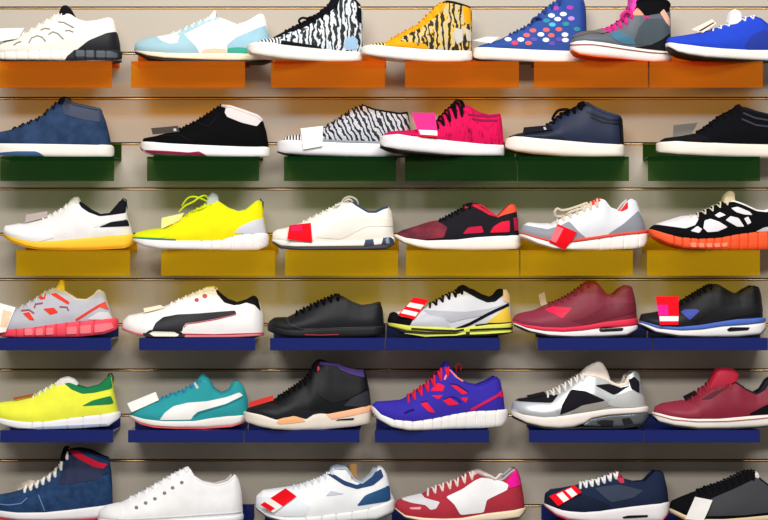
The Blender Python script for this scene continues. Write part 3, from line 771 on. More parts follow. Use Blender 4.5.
shoe('r3d', 3, 'running_shoe', 'black and maroon runner with red heel and thick white sole', (385, 178),
     '62,266 90,253 150,235 220,212 280,200 330,172 380,147 400,128 440,122 480,128 520,160 560,186 590,155 620,125 640,125 655,150 660,200 668,278',
     '50,272 100,292 200,303 350,298 450,286 560,279 668,278', 'f:#2a282f', [('midsole', 'r:#f4efe9', '46,284 90,315 160,338 230,349 400,352 560,350 650,346 684,325')],
     (260, 425), 640, collar='f:#c9283e', lining='f:#b02438', laces=('f:#1b1a20', 6, .0030, .8), tongue=('390,145 398,120 430,112 470,120 480,140 430,150', 'f:#2a1f26'),
     panels=[('toe_box', 'p:maroon_fade', '62,272 100,248 180,222 260,205 310,240 290,290 190,300 100,292'), ('side_patch', 'f:#cc1f48', '385,272 412,240 480,232 490,265'), ('heel_patch', 'f:#e0203f', '520,266 540,235 580,212 620,205 620,262'),
             ('heel_strip', 'f:#c41f4a', '640,190 664,190 666,255 646,255'), ('collar_panel', 'f:#d22840', [pts('400,140 440,128 480,148 520,172 560,182')], {'line': 13}), ('heel_tab', 'f:#f2573c', '558,192 590,152 618,120 648,120 660,160 600,176')], yaw=4, dy=0.004)
shoe('r3e', 3, 'running_shoe', 'grey and white runner with red trim and cream rope laces', (510, 178),
     '48,264 60,235 90,221 150,226 200,225 230,202 300,167 350,137 400,122 440,102 460,107 490,145 540,163 570,122 595,101 620,110 635,140 650,180 678,258',
     '44,266 100,285 200,308 280,304 400,289 550,267 688,255', 'l:#dfe1e6', [('trim_band', 'r:#e0503f', '44,275 120,300 200,322 300,318 400,304 550,283 692,270'), ('midsole', 'r:#f4f0ec', '48,288 120,325 200,350 300,357 450,357 600,350 660,338 692,295', {'grooves': (430, 490, 555, 630)})],
     (215, 430), 600, collar='l:#eceef0', lining='f:#d8262c', laces=('f:#d9cdb6', 7, .0030, .72), tongue=('380,135 400,110 440,90 465,100 470,135 430,140', 'f:#dc4a3c'),
     panels=[('mudguard', 's:#9496a0', '44,270 58,232 110,240 180,256 240,240 290,215 330,265 370,296 200,314 100,292'), ('toe_overlay', 'l:#ecebee', '80,235 100,215 200,220 200,238 150,250'), ('heel_counter', 's:#8f929c', '478,280 560,228 640,160 668,210 684,262'),
             ('collar_panel', 'f:#d92a2e', '535,162 560,118 590,100 588,150 560,164')],
     loops=('260,185 225,190 212,170 225,152 250,160 300,150 380,122', '270,180 300,165 350,150 420,130', '275,190 330,185 370,160 410,145'), yaw=8, dy=-0.012)
shoe('r3f', 3, 'running_shoe', 'black and white caged runner with bright orange sole', (614, 178),
     '172,250 190,235 250,215 330,191 400,182 450,160 500,137 540,114 590,112 640,130 700,158 750,163 790,150 820,130 845,140 855,200 868,262',
     '168,252 220,270 300,292 400,300 500,295 600,276 700,264 872,260', 'f:#121216', [('midsole', 'r:#f4592a', '166,264 190,295 250,328 330,350 450,357 600,358 760,354 872,330', {'grooves': (275, 315, 355, 395, 435, 475, 515, 560, 605, 650, 700, 750)})],
     (360, 560), 822, collar='f:#f1eeea', lining='f:#d9d4cc', laces=('f:#d8cfb6', 6, .0022, .82), tongue=('535,120 545,85 572,58 596,65 600,110 570,122', 'f:#dcc9a4'), tabs=[('f:#15151a', '590,112 606,100 604,88 596,82')],
     panels=[('mesh_window', 'f:#e6e2e6', '203,230 260,208 340,190 405,186 414,205 390,236 340,252 270,242|363,264 400,240 422,255 405,274|428,250 440,213 470,204 510,218 552,245 500,266 448,270|493,186 520,170 548,185 510,199|543,210 570,190 610,200 637,242 600,242|638,202 660,192 674,222 655,232|578,150 610,143 670,168 683,184 640,182 600,170'),
             ('heel_counter', 'l:#cfcbd0', '695,268 740,245 872,228 872,268'), ('sole_pods', 'r:#fb8d6c', '360,320 390,322 390,344 362,342|400,322 430,324 430,344 402,344|440,323 470,324 470,344 442,344|480,323 510,322 510,343 482,344|520,322 550,320 548,340 522,342', {'on': 'midsole'})], yaw=7, dy=-0.01)  # paler blocks on this sole are highlights painted into the rubber colour

# ------------------------------------------------------------------ row 4
shoe('r4a', 4, 'running_shoe', 'grey runner with coral red sole and yellow tongue, leftmost on its row', (0, 264),
     '-25,328 -15,290 20,262 70,228 130,202 180,172 220,142 260,124 300,114 330,140 380,173 430,177 470,152 490,127 520,140 535,190 562,272',
     '-28,330 50,320 150,315 250,299 380,282 480,275 575,270', 'f:#bcbdc6', [('midsole', 'r:#f4485c', '-24,345 20,360 100,364 250,362 400,360 520,347 588,322', {'grooves': (90, 130, 185, 235, 285, 335, 400, 470)})],
     (100, 300), 500, collar='f:#d8d6c4', lining='f:#d8cf70', laces=('f:#c9ccd4', 6, .0022, .8), tongue=('270,130 288,100 300,78 322,82 328,130 300,135', 'f:#e2c83a'),
     panels=[('cage_window', 'f:#e6402e', '203,165 240,148 236,175 214,176|262,150 290,144 357,190 350,202|128,245 160,238 188,278 165,278|228,222 280,216 302,240 264,252'), ('cage_line', 'f:#9a5a62', [pts('185,218 190,200 226,194'), pts('308,212 345,215 352,232'), pts('120,232 160,228 185,245')], {'line': 8}),
             ('heel_counter', 'l:#e3e1e4', '440,275 500,238 545,240 566,275'), ('side_stripe', 'f:#e84438', [pts('388,278 440,245 500,208 532,192')], {'line': 12}), ('heel_tab', 'f:#f0563c', '498,212 530,190 546,228 520,218'), ('sole_pods', 'r:#fb7d86', '140,322 178,320 178,350 142,352|192,320 228,318 228,350 194,352|242,318 278,314 278,348 244,350|342,312 392,308 392,345 344,348|408,306 462,300 462,342 410,345|478,300 560,290 572,318 520,335 480,340', {'on': 'midsole'})], yaw=5)
shoe('r4b', 4, 'low_top_sneaker', 'white leather trainer with sweeping black side stripe', (115, 264),
     '40,302 45,275 70,250 130,238 200,222 270,196 330,167 400,137 450,117 490,110 520,140 560,170 610,188 660,172 695,152 715,180 733,235 740,300 740,335',
     '38,308 100,327 160,340 350,346 550,346 742,337', 'l:#f3f1ee', [('midsole', 'r:#d77c80', '40,322 100,342 160,352 350,359 600,359 742,352')],
     (270, 490), 690, collar='f:#1d1b1e', lining='f:#242226', laces=('f:#f4f2ee', 7, .0024, .88), tongue=('430,125 450,108 490,104 510,112 515,135 470,140', 'f:#efe8d2'), cuff_r=.0045,
     panels=[('side_stripe', 'l:#2b2c33', '193,328 213,287 250,258 320,245 420,240 520,232 602,226 610,242 520,263 420,280 362,287 347,307 342,328'),
             ('stripe_edge', 'l:#c9384a', [pts('608,246 520,267 420,284 366,291 352,308')], {'line': 4}),
             ('collar_panel', 'f:#1e1c20', '512,140 535,146 570,172 620,184 688,148 712,150 730,230 700,198 660,186 600,200 550,186'), ('eyelets', 'm:#a03848', [ell(415, 174, 11, 9), ell(455, 155, 12, 10)], {'round': False}),
             ('arch_guard', 'r:#1a1a1d', '152,345 185,320 300,316 342,333 358,364 160,364'), ('arch_guard_inlay', 'r:#efe4d8', '175,340 200,327 305,330 332,346 320,354 200,352', {'raise': .001}),
             ('arch_guard', 'r:#1a1a1d', '150,336 360,338 352,366 160,364', {'on': 'midsole'}), ('arch_guard_inlay', 'r:#efe4d8', '185,342 330,344 318,353 205,351', {'on': 'midsole', 'raise': .001}),
             ('heel_line', 'r:#c23f52', [pts('345,340 500,344 740,338')], {'line': 5})], yaw=6)
shoe('r4c', 4, 'low_top_sneaker', 'plain black leather sneaker with black sole', (255, 264),
     '68,300 75,282 100,264 160,262 200,242 260,212 310,187 360,167 400,150 430,156 480,185 530,203 580,198 620,186 635,220 644,308',
     '64,302 150,318 230,321 300,314 450,311 646,306', 'l:#23242a', [('midsole', 'r:#1b1b20', '70,332 130,352 200,359 400,361 558,358 648,345')],
     (195, 415), 618, collar='l:#2a2b31', lining='f:#191a1e', laces=('f:#0d0d10', 7, .0032, .75),
     panels=[('toe_cap', 'r:#1d1e23', '64,308 78,280 110,262 165,262 172,300 240,324 150,324'), ('toe_seam', 'l:#3a3b42', [pts('165,262 175,292 235,318 300,316')], {'line': 5}),
             ('foxing_line', 'r:#5e6066', [pts('250,322 320,318 450,314 644,310')], {'line': 5, 'on': 'upper'}), ('sole_line', 'r:#a83040', [pts('250,346 330,348 420,346')], {'line': 4, 'on': 'midsole'})], yaw=6, tongue=('385,165 395,148 410,140 425,150 420,165', 'l:#2a2b31'))
shoe('r4d', 4, 'running_shoe', 'silver and black runner with lime yellow sole lines', (375, 264),
     '65,272 75,240 100,232 160,225 200,220 250,206 300,182 350,152 400,132 440,110 480,122 520,145 570,163 600,150 620,122 650,120 670,150 675,200 682,284',
     '64,282 180,299 300,303 400,312 480,302 560,291 686,286', 'l:#d3d4da', [('midsole', 'r:#dde05a', '68,302 150,325 250,333 400,336 500,334 688,328'), ('outsole', 'r:#1a1a1e', '74,310 150,345 250,356 400,359 560,354 686,338')],
     (260, 435), 635, collar='f:#17171b', lining='f:#17171b', laces=('f:#1a1a1e', 6, .0030, .78), tongue=('395,135 415,105 440,96 475,115 460,135', 'f:#17171b'), cuff_r=.0055,
     panels=[('toe_cap', 'f:#17171c', '62,285 75,235 110,235 135,258 190,268 172,300 100,296'), ('toe_overlay', 'l:#c3c6cf', '170,302 210,262 300,220 345,262 380,310'), ('side_stripe', 'l:#b2b4bc', '245,225 330,228 450,232 560,218 645,195 640,215 540,250 450,266 370,285 340,260 270,250'),
             ('collar_panel', 'f:#1a1a1f', '440,125 475,118 530,150 575,164 600,150 618,118 640,120 640,150 600,182 560,186 510,165'),
             ('heel_counter', 'f:#f3cf4a', '555,286 600,250 662,205 684,270 684,288'), ('diagonal_strap', 'f:#1a1b20', [pts('398,320 470,292 560,245 668,196')], {'line': 14}), ('heel_tab', 'f:#f3d0a8', '640,118 672,150 674,190 640,178'),
             ('sole_bars', 'r:#1b1b20', [pts('180,314 300,322 400,326 440,320'), pts('470,322 560,318 686,314'), ], {'line': 9, 'on': 'midsole'}), ('heel_band', 'f:#1b1b20', [pts('500,302 560,296 684,290')], {'line': 14}), ('outsole_bar', 'r:#d8dd58', [pts('150,340 250,348 400,346 450,338'), pts('470,341 560,338 680,330')], {'line': 7, 'on': 'outsole'})], yaw=6)
shoe('r4e', 4, 'running_shoe', 'all maroon runner with red band above white sole', (500, 264),
     '62,273 75,250 110,240 170,225 230,197 290,177 340,152 390,117 430,89 470,84 490,107 520,145 560,153 600,117 630,103 655,110 670,160 682,230 684,268',
     '60,276 100,293 200,306 300,309 400,301 500,284 600,272 688,266', 'l:#802e3d', [('foam_band', 'r:#e32c4c', '64,288 120,312 200,326 300,332 400,326 500,313 600,309 690,300'), ('midsole', 'r:#f2ecec', '68,298 140,330 230,350 350,357 500,355 620,349 690,318'), ('outsole', 'r:#2a2428', '74,306 140,336 230,356 350,361 500,360 620,354 686,326')],
     (230, 440), 632, collar='l:#782a39', lining='f:#5e2230', laces=('f:#7a2c3c', 7, .0026, .8), tongue=('395,130 410,95 435,80 475,80 490,110 440,130', 'l:#8e2f3f'),
     panels=[('mudguard', 'l:#883046', '60,282 100,243 220,222 300,268 345,275 420,300 300,312 150,306'), ('eyelet_patch', 'l:#dc2148', '220,224 260,208 355,214 335,238 302,268 262,245'), ('quarter_overlay', 'l:#742736', '340,280 420,262 520,200 600,190 680,190 684,235 560,262 430,300'),
             ('air_window', 'g:#1b191d', '487,322 500,314 612,314 606,328 495,333', {'on': 'midsole'})], yaw=6)
shoe('r4f', 4, 'running_shoe', 'black leather runner with blue band above white sole', (614, 264),
     '125,277 135,250 180,243 230,235 290,212 330,187 380,157 430,127 470,104 510,102 540,120 580,143 620,148 650,126 690,107 720,115 735,160 745,268',
     '122,280 200,302 300,309 400,301 500,286 600,272 748,266', 'l:#1b1c21', [('foam_band', 'r:#4a6ac2', '124,290 200,318 320,328 420,323 520,309 640,302 755,290'), ('midsole', 'r:#efece8', '128,300 190,335 300,355 430,360 600,358 720,347 760,312'), ('outsole', 'r:#242226', '136,310 190,341 300,361 430,364 600,363 720,352 756,322')],
     (290, 480), 690, collar='l:#202127', lining='f:#18191d', laces=('f:#131418', 7, .0026, .8), tongue=('430,140 450,108 475,98 515,98 520,120 470,135', 'l:#17181c'),
     panels=[('mudguard', 'l:#26272d', '122,282 140,248 230,236 330,262 400,300 300,312 190,304'), ('eyelet_patch', 'l:#3a48a4', '322,238 345,225 402,224 415,234 362,278'), ('quarter_overlay', 'l:#25262c', '400,300 440,268 540,210 640,200 740,200 746,240 600,262 480,290'), ('air_window', 'g:#18181b', '552,324 570,314 670,314 660,328 560,334', {'on': 'midsole'})], yaw=6)

# ------------------------------------------------------------------ row 5
shoe('r5a', 5, 'running_shoe', 'neon lime runner with dark green collar and heel', (0, 350),
     '-42,325 -30,285 0,270 60,262 120,250 180,232 240,197 290,168 330,165 380,185 430,200 490,185 530,152 553,132 562,200 575,260 588,318',
     '-44,330 50,350 150,361 250,358 350,343 450,331 594,318', 'f:#eef048', [('midsole', 'r:#f0eef2', '-40,352 30,380 100,395 200,400 400,396 540,386 600,345', {'grooves': (170, 220, 340, 415, 500)})],
     (160, 320), 548, collar='f:#1d7246', lining='f:#1a5c3a', laces=('f:#e9ecd0', 6, .0024, .85), tongue=('278,172 300,148 340,138 372,150 395,175 350,182 310,180', 'f:#e6e2dc'), tabs=[('f:#1c4a34', '534,150 540,130 554,128 562,150 556,185')],
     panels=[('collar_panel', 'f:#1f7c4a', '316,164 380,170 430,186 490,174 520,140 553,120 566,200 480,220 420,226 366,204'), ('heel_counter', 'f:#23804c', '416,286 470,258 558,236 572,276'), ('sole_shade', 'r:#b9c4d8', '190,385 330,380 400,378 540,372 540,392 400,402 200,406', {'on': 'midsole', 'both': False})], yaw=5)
shoe('r5b', 5, 'running_shoe', 'teal runner with white sweeping side stripe', (115, 350),
     '78,312 95,290 150,263 220,242 280,217 330,202 380,174 420,140 440,122 465,140 490,188 530,213 570,195 590,157 610,151 640,180 660,240 666,315',
     '74,318 150,336 250,346 400,346 480,332 560,323 668,318', 'f:#2f9aa0', [('midsole', 'r:#f0e9e2', '78,330 130,356 200,372 300,378 450,380 580,372 664,348'), ('outsole', 'r:#dd5a56', '84,336 130,364 200,380 300,386 450,388 580,380 660,354')],
     (220, 432), 598, collar='f:#2b8c92', lining='f:#1d6a70', laces=('f:#2f8ab0', 6, .0024, .82), tongue=('395,170 418,128 440,112 468,140 460,165 420,178', 'f:#2c9696'),
     panels=[('side_stripe', 'l:#f4f1ee', '232,341 258,306 300,275 370,258 470,250 560,232 624,208 642,224 560,264 470,288 420,302 398,320 386,340'),
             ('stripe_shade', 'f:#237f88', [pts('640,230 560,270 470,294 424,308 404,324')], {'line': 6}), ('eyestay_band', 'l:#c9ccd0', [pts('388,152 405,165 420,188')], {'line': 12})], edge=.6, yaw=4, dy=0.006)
shoe('r5c', 5, 'basketball_shoe', 'black leather basketball shoe with purple collar and peach sole', (232, 350),
     '78,308 90,290 150,270 210,250 260,222 320,182 370,147 390,112 410,82 440,68 500,74 520,77 560,95 620,108 655,105 664,140 680,200 692,285',
     '62,310 150,325 215,345 245,336 300,326 360,343 395,320 430,314 470,322 560,306 640,290 694,283', 'l:#19191d', [('midsole', 'r:#eadfd0', '60,330 70,360 130,380 200,394 300,400 450,399 600,386 680,371 698,335')],
     (220, 420), 640, collar='f:#4c3a72', lining='f:#3f3066', laces=('f:#101013', 8, .0026, .78), tongue=('395,120 402,75 430,52 470,60 490,85 440,110', 'f:#1d181e'), cuff_r=.0045,
     panels=[('sole_inlay', 'r:#f0b07a', '224,362 250,332 300,327 350,343 368,358 300,367 240,370', {'on': 'midsole'}), ('heel_inlay', 'r:#f2b48a', '468,326 560,304 698,280 698,310 600,332 500,350', {'on': 'midsole'}), ('sole_slot', 'g:#16161a', '517,355 530,349 610,344 606,353', {'on': 'midsole', 'raise': .0008}),
             ('collar_panel', 'f:#4e3b78', '518,74 560,88 658,100 664,145 600,130 540,104'), ('heel_counter', 'l:#33353d', '555,285 600,245 680,208 694,290'), ('ankle_panel', 'l:#222328', '440,150 520,100 600,135 660,150 670,200 580,250 500,270 430,230'),
             ('mudguard', 'l:#26272d', '75,312 90,288 200,270 330,300 480,308 440,322 360,350 300,330 220,352'), ('tongue_mark', 'f:#b8304c', [ell(432, 98, 12, 14)], {'round': False})], edge=.7, yaw=9, dy=-0.012)
shoe('r5d', 5, 'running_shoe', 'purple-blue caged runner with red laces and segmented white sole', (362, 350),
     '53,272 70,258 130,255 190,250 240,227 300,187 350,149 380,112 412,82 435,92 470,140 520,168 570,178 620,160 660,136 685,150 695,200 713,298',
     '48,275 90,320 150,342 250,350 350,336 450,316 550,302 718,300', 'f:#3a2fa6', [('midsole', 'r:#f3f0ee', '46,298 80,345 140,380 220,396 300,396 450,391 600,389 690,379 728,345', {'grooves': (150, 195, 240, 290, 340, 385, 425, 465, 510, 560, 610, 660)})],
     (215, 425), 665, collar='f:#33289a', lining='f:#d8dce8', laces=('f:#e02440', 7, .0036, .72), tongue=('385,115 395,80 412,58 432,66 440,95 415,120', 'f:#33299c'), tabs=[('f:#d8222e', '470,110 468,85 482,72 496,82 492,105')],
     panels=[('cage_window', 'f:#e5234a', '288,266 320,258 362,310 328,306|340,205 380,165 412,180 402,206|343,226 402,224 380,246|398,250 430,234 483,270 430,277|438,174 470,178 528,215 500,224|488,240 527,238 515,264'),
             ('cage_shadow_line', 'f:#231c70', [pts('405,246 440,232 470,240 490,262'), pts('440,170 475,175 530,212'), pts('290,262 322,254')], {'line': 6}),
             ('side_stripe', 'f:#d51f58', [pts('540,300 620,258 705,214')], {'line': 13}), ('heel_tab', 'f:#e0206a', '680,215 705,205 712,248 690,236'), ('collar_line', 'f:#f08a92', [pts('412,150 436,98 470,135 505,158')], {'line': 9}), ('toe_mark', 'f:#201a60', [pts('210,312 235,300 258,296')], {'line': 8})], yaw=7, dy=-0.012)
shoe('r5e', 5, 'running_shoe', 'silver and black runner with clear air heel and big cream tongue', (500, 350),
     '58,302 65,265 100,250 160,235 230,225 290,197 340,167 380,142 410,128 460,130 520,150 550,170 580,183 620,175 640,132 665,114 690,130 705,190 728,292',
     '56,306 100,325 200,336 290,331 400,316 550,299 736,292', 'm:#c2c6c9', [('midsole', 'r:#f1e7e0', '58,335 120,368 200,388 280,394 350,388 405,372 440,348 520,333 742,320'),
      ('air_unit', 'g:#565b5e', '405,384 450,388 520,392 600,391 700,378 744,342', {'range': (400, 744)}), ('outsole', 'r:#1c1b1e', '60,348 120,376 200,395 280,402 400,402 600,400 700,386 740,352', {'top': '58,335 120,368 200,388 280,394 400,386 520,392 600,391 700,378 744,342'})],
     (220, 410), 640, collar='f:#f0e2d2', lining='f:#c8ab88', laces=('f:#efe6dc', 7, .0028, .74), tongue=('385,140 430,95 487,60 512,75 535,115 552,165 490,150 430,150', 'f:#f0e2d8'), cuff_r=.0055,
     panels=[('mesh_panel', 'f:#26242c', '78,258 170,240 288,230 252,270 100,264|288,328 300,280 350,205 420,213 522,260 420,278 350,306|468,184 540,178 600,198 645,188 582,226 560,232|640,158 670,143 694,170 692,226 650,202'),
             ('toe_guard', 'm:#d2d7dc', '56,310 68,262 110,270 220,278 262,300 280,335 200,340'), ('side_wedge', 'l:#9b968f', '335,318 400,282 520,264 560,282 440,312'), ('heel_counter', 'l:#bcbdbb', '530,275 580,236 650,208 690,228 725,240 730,292 600,296 560,290'),
             ('air_bars', 'g:#2a2d30', '470,365 500,355 560,358 555,385 500,384|600,350 640,345 660,372 610,380', {'on': 'air_unit'})], yaw=6)
shoe('r5f', 5, 'low_top_sneaker', 'maroon skate shoe with bright red padded tongue and white sole', (614, 350),
     '198,308 205,285 240,270 300,262 350,255 380,242 420,205 470,172 520,158 560,163 600,165 650,200 700,222 740,200 770,152 800,137 835,150 850,200 866,312',
     '188,312 250,326 350,340 500,341 640,331 770,321 874,316', 'l:#862538', [('midsole', 'r:#f2ece2', '190,332 210,356 280,375 400,390 550,391 700,385 800,376 874,358'), ('outsole', 'r:#26201f', '196,340 215,362 280,381 400,396 550,397 700,391 800,382 872,364')],
     (370, 575), 800, collar='f:#2a2c33', lining='f:#30343e', laces=('f:#9c2f40', 6, .0028, .72), tongue=('450,200 485,135 502,102 532,90 592,97 618,120 612,152 560,170 500,185', 'l:#b4203a', .026),
     panels=[('heel_counter', 's:#1f1d21', '655,326 740,282 872,235 872,325'), ('eyestay', 's:#5e2f36', '425,250 480,215 560,188 604,168 530,208 470,246'), ('toe_box', 'l:#902c40', '196,312 215,278 350,256 400,280 420,335 300,336'), ('sole_line', 'r:#b05562', [pts('190,322 280,346 400,356 550,356 700,346 872,330')], {'on': 'midsole', 'line': 4})], yaw=6)

# ------------------------------------------------------------------ row 6
shoe('r6a', 6, 'high_top_sneaker', 'navy canvas high top with red ankle stripe and white laces', (0, 416),
     '-35,452 -25,410 0,387 60,377 120,362 180,337 240,302 280,272 310,232 330,192 345,163 400,160 450,170 500,195 540,210 550,260 556,330 560,432',
     '-40,456 0,461 100,468 230,468 350,458 450,446 566,434', 'p:jean', [('midsole', 'r:#f0ebea', '-38,490 100,507 250,510 400,507 566,497'), ('outsole', 'r:#c0203c', '-34,496 100,518 250,522 400,519 564,504')],
     (120, 345), 535, collar='f:#1e2444', lining='f:#181b30', laces=('f:#f2ece4', 8, .0042, .80), tongue=('298,215 318,150 345,146 352,172 330,210', 's:#141520'), edge=.72,
     panels=[('ankle_panel', 'l:#262c4c', '298,335 325,255 352,190 440,222 520,255 545,282 480,312 400,326'), ('ankle_stripe', 'f:#d8203c', '345,168 360,157 392,166 440,198 500,226 542,236 520,258 470,246 400,208'), ('toe_seam', 'f:#6f8cb8', [pts('205,385 222,425 236,462'), pts('0,430 60,434 120,426 150,400')], {'line': 4}), ('heel_strip', 'p:jean', '500,300 552,285 560,436 510,440')], yaw=4, dy=0.012)
shoe('r6b', 6, 'low_top_sneaker', 'plain white canvas sneaker with metal eyelets', (90, 416),
     '50,488 55,455 90,430 160,415 210,390 270,362 330,327 400,287 450,260 490,247 510,285 560,318 620,331 680,315 715,281 735,310 750,370 758,482',
     '46,490 150,500 300,500 450,496 600,489 760,481', 'f:#f2f1f2', [('midsole', 'r:#f2f1f3', '48,503 100,513 300,520 500,518 762,511')],
     (190, 485), 712, collar='f:#f4f2f2', lining='f:#d6d2d0', laces=('f:#f4f3f4', 8, .0022, .9), tongue=('450,268 470,245 488,240 500,258 490,272', 'f:#f3f2f2'),
     panels=[('eyelets', 'r:#77757a', [ell(*p, 9, 8) for p in ((243, 434), (288, 413), (333, 393), (380, 366), (420, 341), (465, 316))], {'round': False}), ('toe_cap', 'r:#f0eff0', '48,495 58,455 95,428 165,415 180,450 140,500'), ('foxing_line', 'r:#dcdde4', [pts('60,486 200,490 450,482 756,468')], {'line': 4})], yaw=10, dy=-0.022)
shoe('r6c', 6, 'running_shoe', 'white runner with navy collar and navy heel patch', (245, 416),
     '55,437 58,395 90,366 150,358 210,350 270,342 330,322 380,302 420,275 450,255 500,252 540,310 580,328 630,290 650,257 680,252 700,280 715,330 725,380 742,412',
     '53,440 100,478 200,495 350,490 500,471 600,456 746,412', 'l:#eef0f2', [('midsole', 'r:#efefef', '56,452 110,490 180,510 300,518 500,517 650,508 748,470', {'grooves': (300, 380, 450, 530, 610)}), ('outsole', 'r:#3a4254', '60,460 110,498 180,518 300,526 500,524 650,515 744,478')],
     (230, 440), 655, collar='f:#aeb6c2', lining='f:#c9cdd4', laces=('f:#dfe2e8', 7, .0024, .82), tongue=('415,285 425,252 455,240 500,245 515,272 480,300', 'l:#aab6c8'), cuff_r=.0045,
     panels=[('collar_panel', 'f:#2c456f', '412,285 450,288 500,318 560,340 612,320 655,275 680,262 692,300 640,342 560,360 498,340'), ('heel_counter', 'l:#22507e', '557,442 600,390 722,342 728,418'), ('side_mark', 'l:#c3cad6', '403,392 430,366 498,380'), ('toe_overlay', 'l:#e4e8ee', '60,440 75,400 150,395 260,400 330,440 300,490 150,485')], yaw=5)
shoe('r6d', 6, 'running_shoe', 'red and white retro trainer with pink heel tab', (382, 416),
     '65,438 75,405 130,390 200,375 240,352 300,332 360,312 410,287 440,270 480,267 520,287 560,308 600,298 640,261 665,246 685,290 700,360 712,447',
     '63,442 110,475 200,485 300,490 390,488 520,466 714,446', 's:#ad3442', [('midsole', 'r:#f2dfc0', '66,450 110,486 200,504 400,510 560,505 680,491 718,455'), ('outsole', 'r:#3a3438', '70,456 110,492 200,510 400,516 560,511 680,497 716,462')],
     (215, 450), 655, collar='f:#b4b0b2', lining='f:#8a8688', laces=('f:#ead8ce', 7, .0032, .78), tongue=('420,290 440,262 480,252 530,275 560,310 520,325 470,300', 'f:#d4b8b4'),
     panels=[('toe_mesh', 'f:#d8d6da', '100,402 200,372 215,392 287,410 266,442 240,447 215,425 150,416'), ('midfoot_panel', 'l:#efeef0', '318,386 400,350 460,310 498,293 600,312 632,328 622,356 520,402 505,464 388,474 358,422'), ('heel_tab', 'f:#f01c98', '622,312 668,252 694,330 634,347'), ('toe_mark', 'l:#e89a98', '138,438 195,434 190,446 145,446')],
     loops=('470,300 490,280 530,285 560,300 585,280 600,285',), yaw=5)
shoe('r6e', 6, 'running_shoe', 'dark navy runner with white laces and white bubble sole', (530, 416),
     '72,428 75,385 100,361 150,355 210,345 250,336 320,322 380,302 430,283 470,315 520,328 570,323 600,292 620,272 660,274 670,310 685,370 692,427',
     '68,430 150,458 250,465 350,459 500,441 600,431 696,425', 'f:#1f2a44', [('midsole', 'r:#f2ecee', '70,442 120,480 180,503 300,516 450,519 650,514 698,470'), ('outsole', 'r:#c4203a', '74,448 120,487 180,511 300,522 450,524 650,519 694,478')],
     (235, 430), 625, collar='f:#222c46', lining='f:#1c243a', laces=('f:#f4f2f0', 7, .0040, .80), tongue=('408,300 420,275 436,272 465,305 440,315', 'f:#c4303f'),
     panels=[('side_panel', 'f:#3b4356', '318,352 440,335 562,366 510,400 400,422 360,392'), ('mudguard', 'f:#1a2338', '70,432 80,380 150,360 300,395 400,440 330,468 200,465'), ('collar_tab', 'f:#c23a50', '428,306 466,304 466,330 445,328'), ('air_window', 'g:#19191c', '452,494 480,487 582,485 580,496 460,501', {'on': 'midsole'})], yaw=4, dy=0.004)
shoe('r6f', 6, 'low_top_sneaker', 'charcoal sneaker with black trim and cream sole at the right edge', (614, 416),
     '275,438 285,410 330,390 400,365 450,345 520,325 580,300 640,272 690,262 720,300 770,338 820,350 850,332 870,342 882,470',
     '274,441 330,470 430,490 520,492 640,486 770,476 886,470', 'f:#46474c', [('midsole', 'r:#e8cfa6', '278,464 340,497 440,509 640,512 886,505'), ('outsole', 'r:#b08c58', '282,470 340,503 440,516 640,519 884,511')],
     (400, 690), 860, collar='f:#2c2d32', lining='f:#5c6064', laces=('f:#121216', 9, .0030, .72), tongue=('670,285 690,262 715,268 725,300 700,312', 'f:#e9e2da'),
     panels=[('toe_cap', 's:#17171b', '272,445 285,405 345,380 400,360 395,440 430,492 330,474'), ('eyestay', 's:#191a1e', '390,370 500,325 640,262 692,255 705,298 600,345 470,395 400,420'), ('foxing_strip', 's:#141418', '420,500 440,478 640,478 770,466 884,460 884,478 640,494')], yaw=8, dy=-0.012)

# ------------------------------------------------------------------ price tags
WT, RD = 'k:#f4f1ed', 'k:#ee0a1c'
tag('r1a', 'white price card on the toe of the cream and black runner', '-20,145 125,140 100,195 -20,215', WT)
tag('r1e', 'pale grey price card behind the toe of the dotted blue high top', '60,205 130,185 195,190 150,222', 'k:#d5d3da')
tag('r1g', 'cream price card with dark edge leaning on the royal blue sneaker', '370,162 476,108 494,130 424,178', 'k:#f0d8c8', [(.05, .55, .95, .75, 'k:#3a2c2c')])
tag('r1f', 'dark grey price card on the toe of the grey high top', '190,168 240,155 275,170 240,182', 'k:#6b6764')
tag('r2b', 'dark grey price card on the toe of the black sneaker with white collar', '108,208 240,195 250,228 118,242', 'k:#46403c', [(.80, .4, .9, .8, 'k:#c8c4c0')])
tag('r2c', 'white price card hanging on the toe of the zebra striped low sneaker', '178,215 288,202 285,305 192,322', WT)
tag('r2d', 'pink and white price card on the toe of the hot pink sneaker', '200,142 316,140 306,268 215,262', 'k:#e83084', [(.08, .72, .97, .92, WT), (.02, .93, 1, 1, 'k:#d81c30')])
tag('r2e', 'black price card on the toe of the navy sneaker with cream sole', '160,208 290,195 300,222 150,238', 'k:#22242c', [(.72, .3, .8, .8, 'k:#b8bcc4')])
tag('r2f', 'grey price card on the toe of the black suede sneaker', '288,195 410,182 385,235 290,252', 'k:#85807a')
tag('r3a', 'pale pinkish price card on the toe of the white runner with yellow sole', '135,188 240,170 240,200 130,228', 'k:#b8a8a4')
tag('r3b', 'cream price card tucked under the laces of the neon yellow runner', '185,190 295,165 270,205 182,245', 'k:#ece08a')
tag('r3c', 'bright red price card on the toe of the plain white trainer', '170,230 275,218 282,315 158,300', RD, [(.1, .08, .6, .4, 'k:#f01c58')])
tag('r3e', 'red and pink folded price card on the grey and white runner', '215,228 312,270 250,357 172,318', RD, [(0, .1, .35, .9, 'k:#f0707c')])
tag('r4a', 'white and peach price card on the toe of the grey and coral runner', '-20,185 85,215 40,335 -20,345', WT, [(.45, .2, .95, .8, 'k:#f0d0b0')])
tag('r4b', 'cream price card on the toe of the white trainer with black stripe', '145,215 230,198 250,212 150,236', 'k:#f2e2c6')
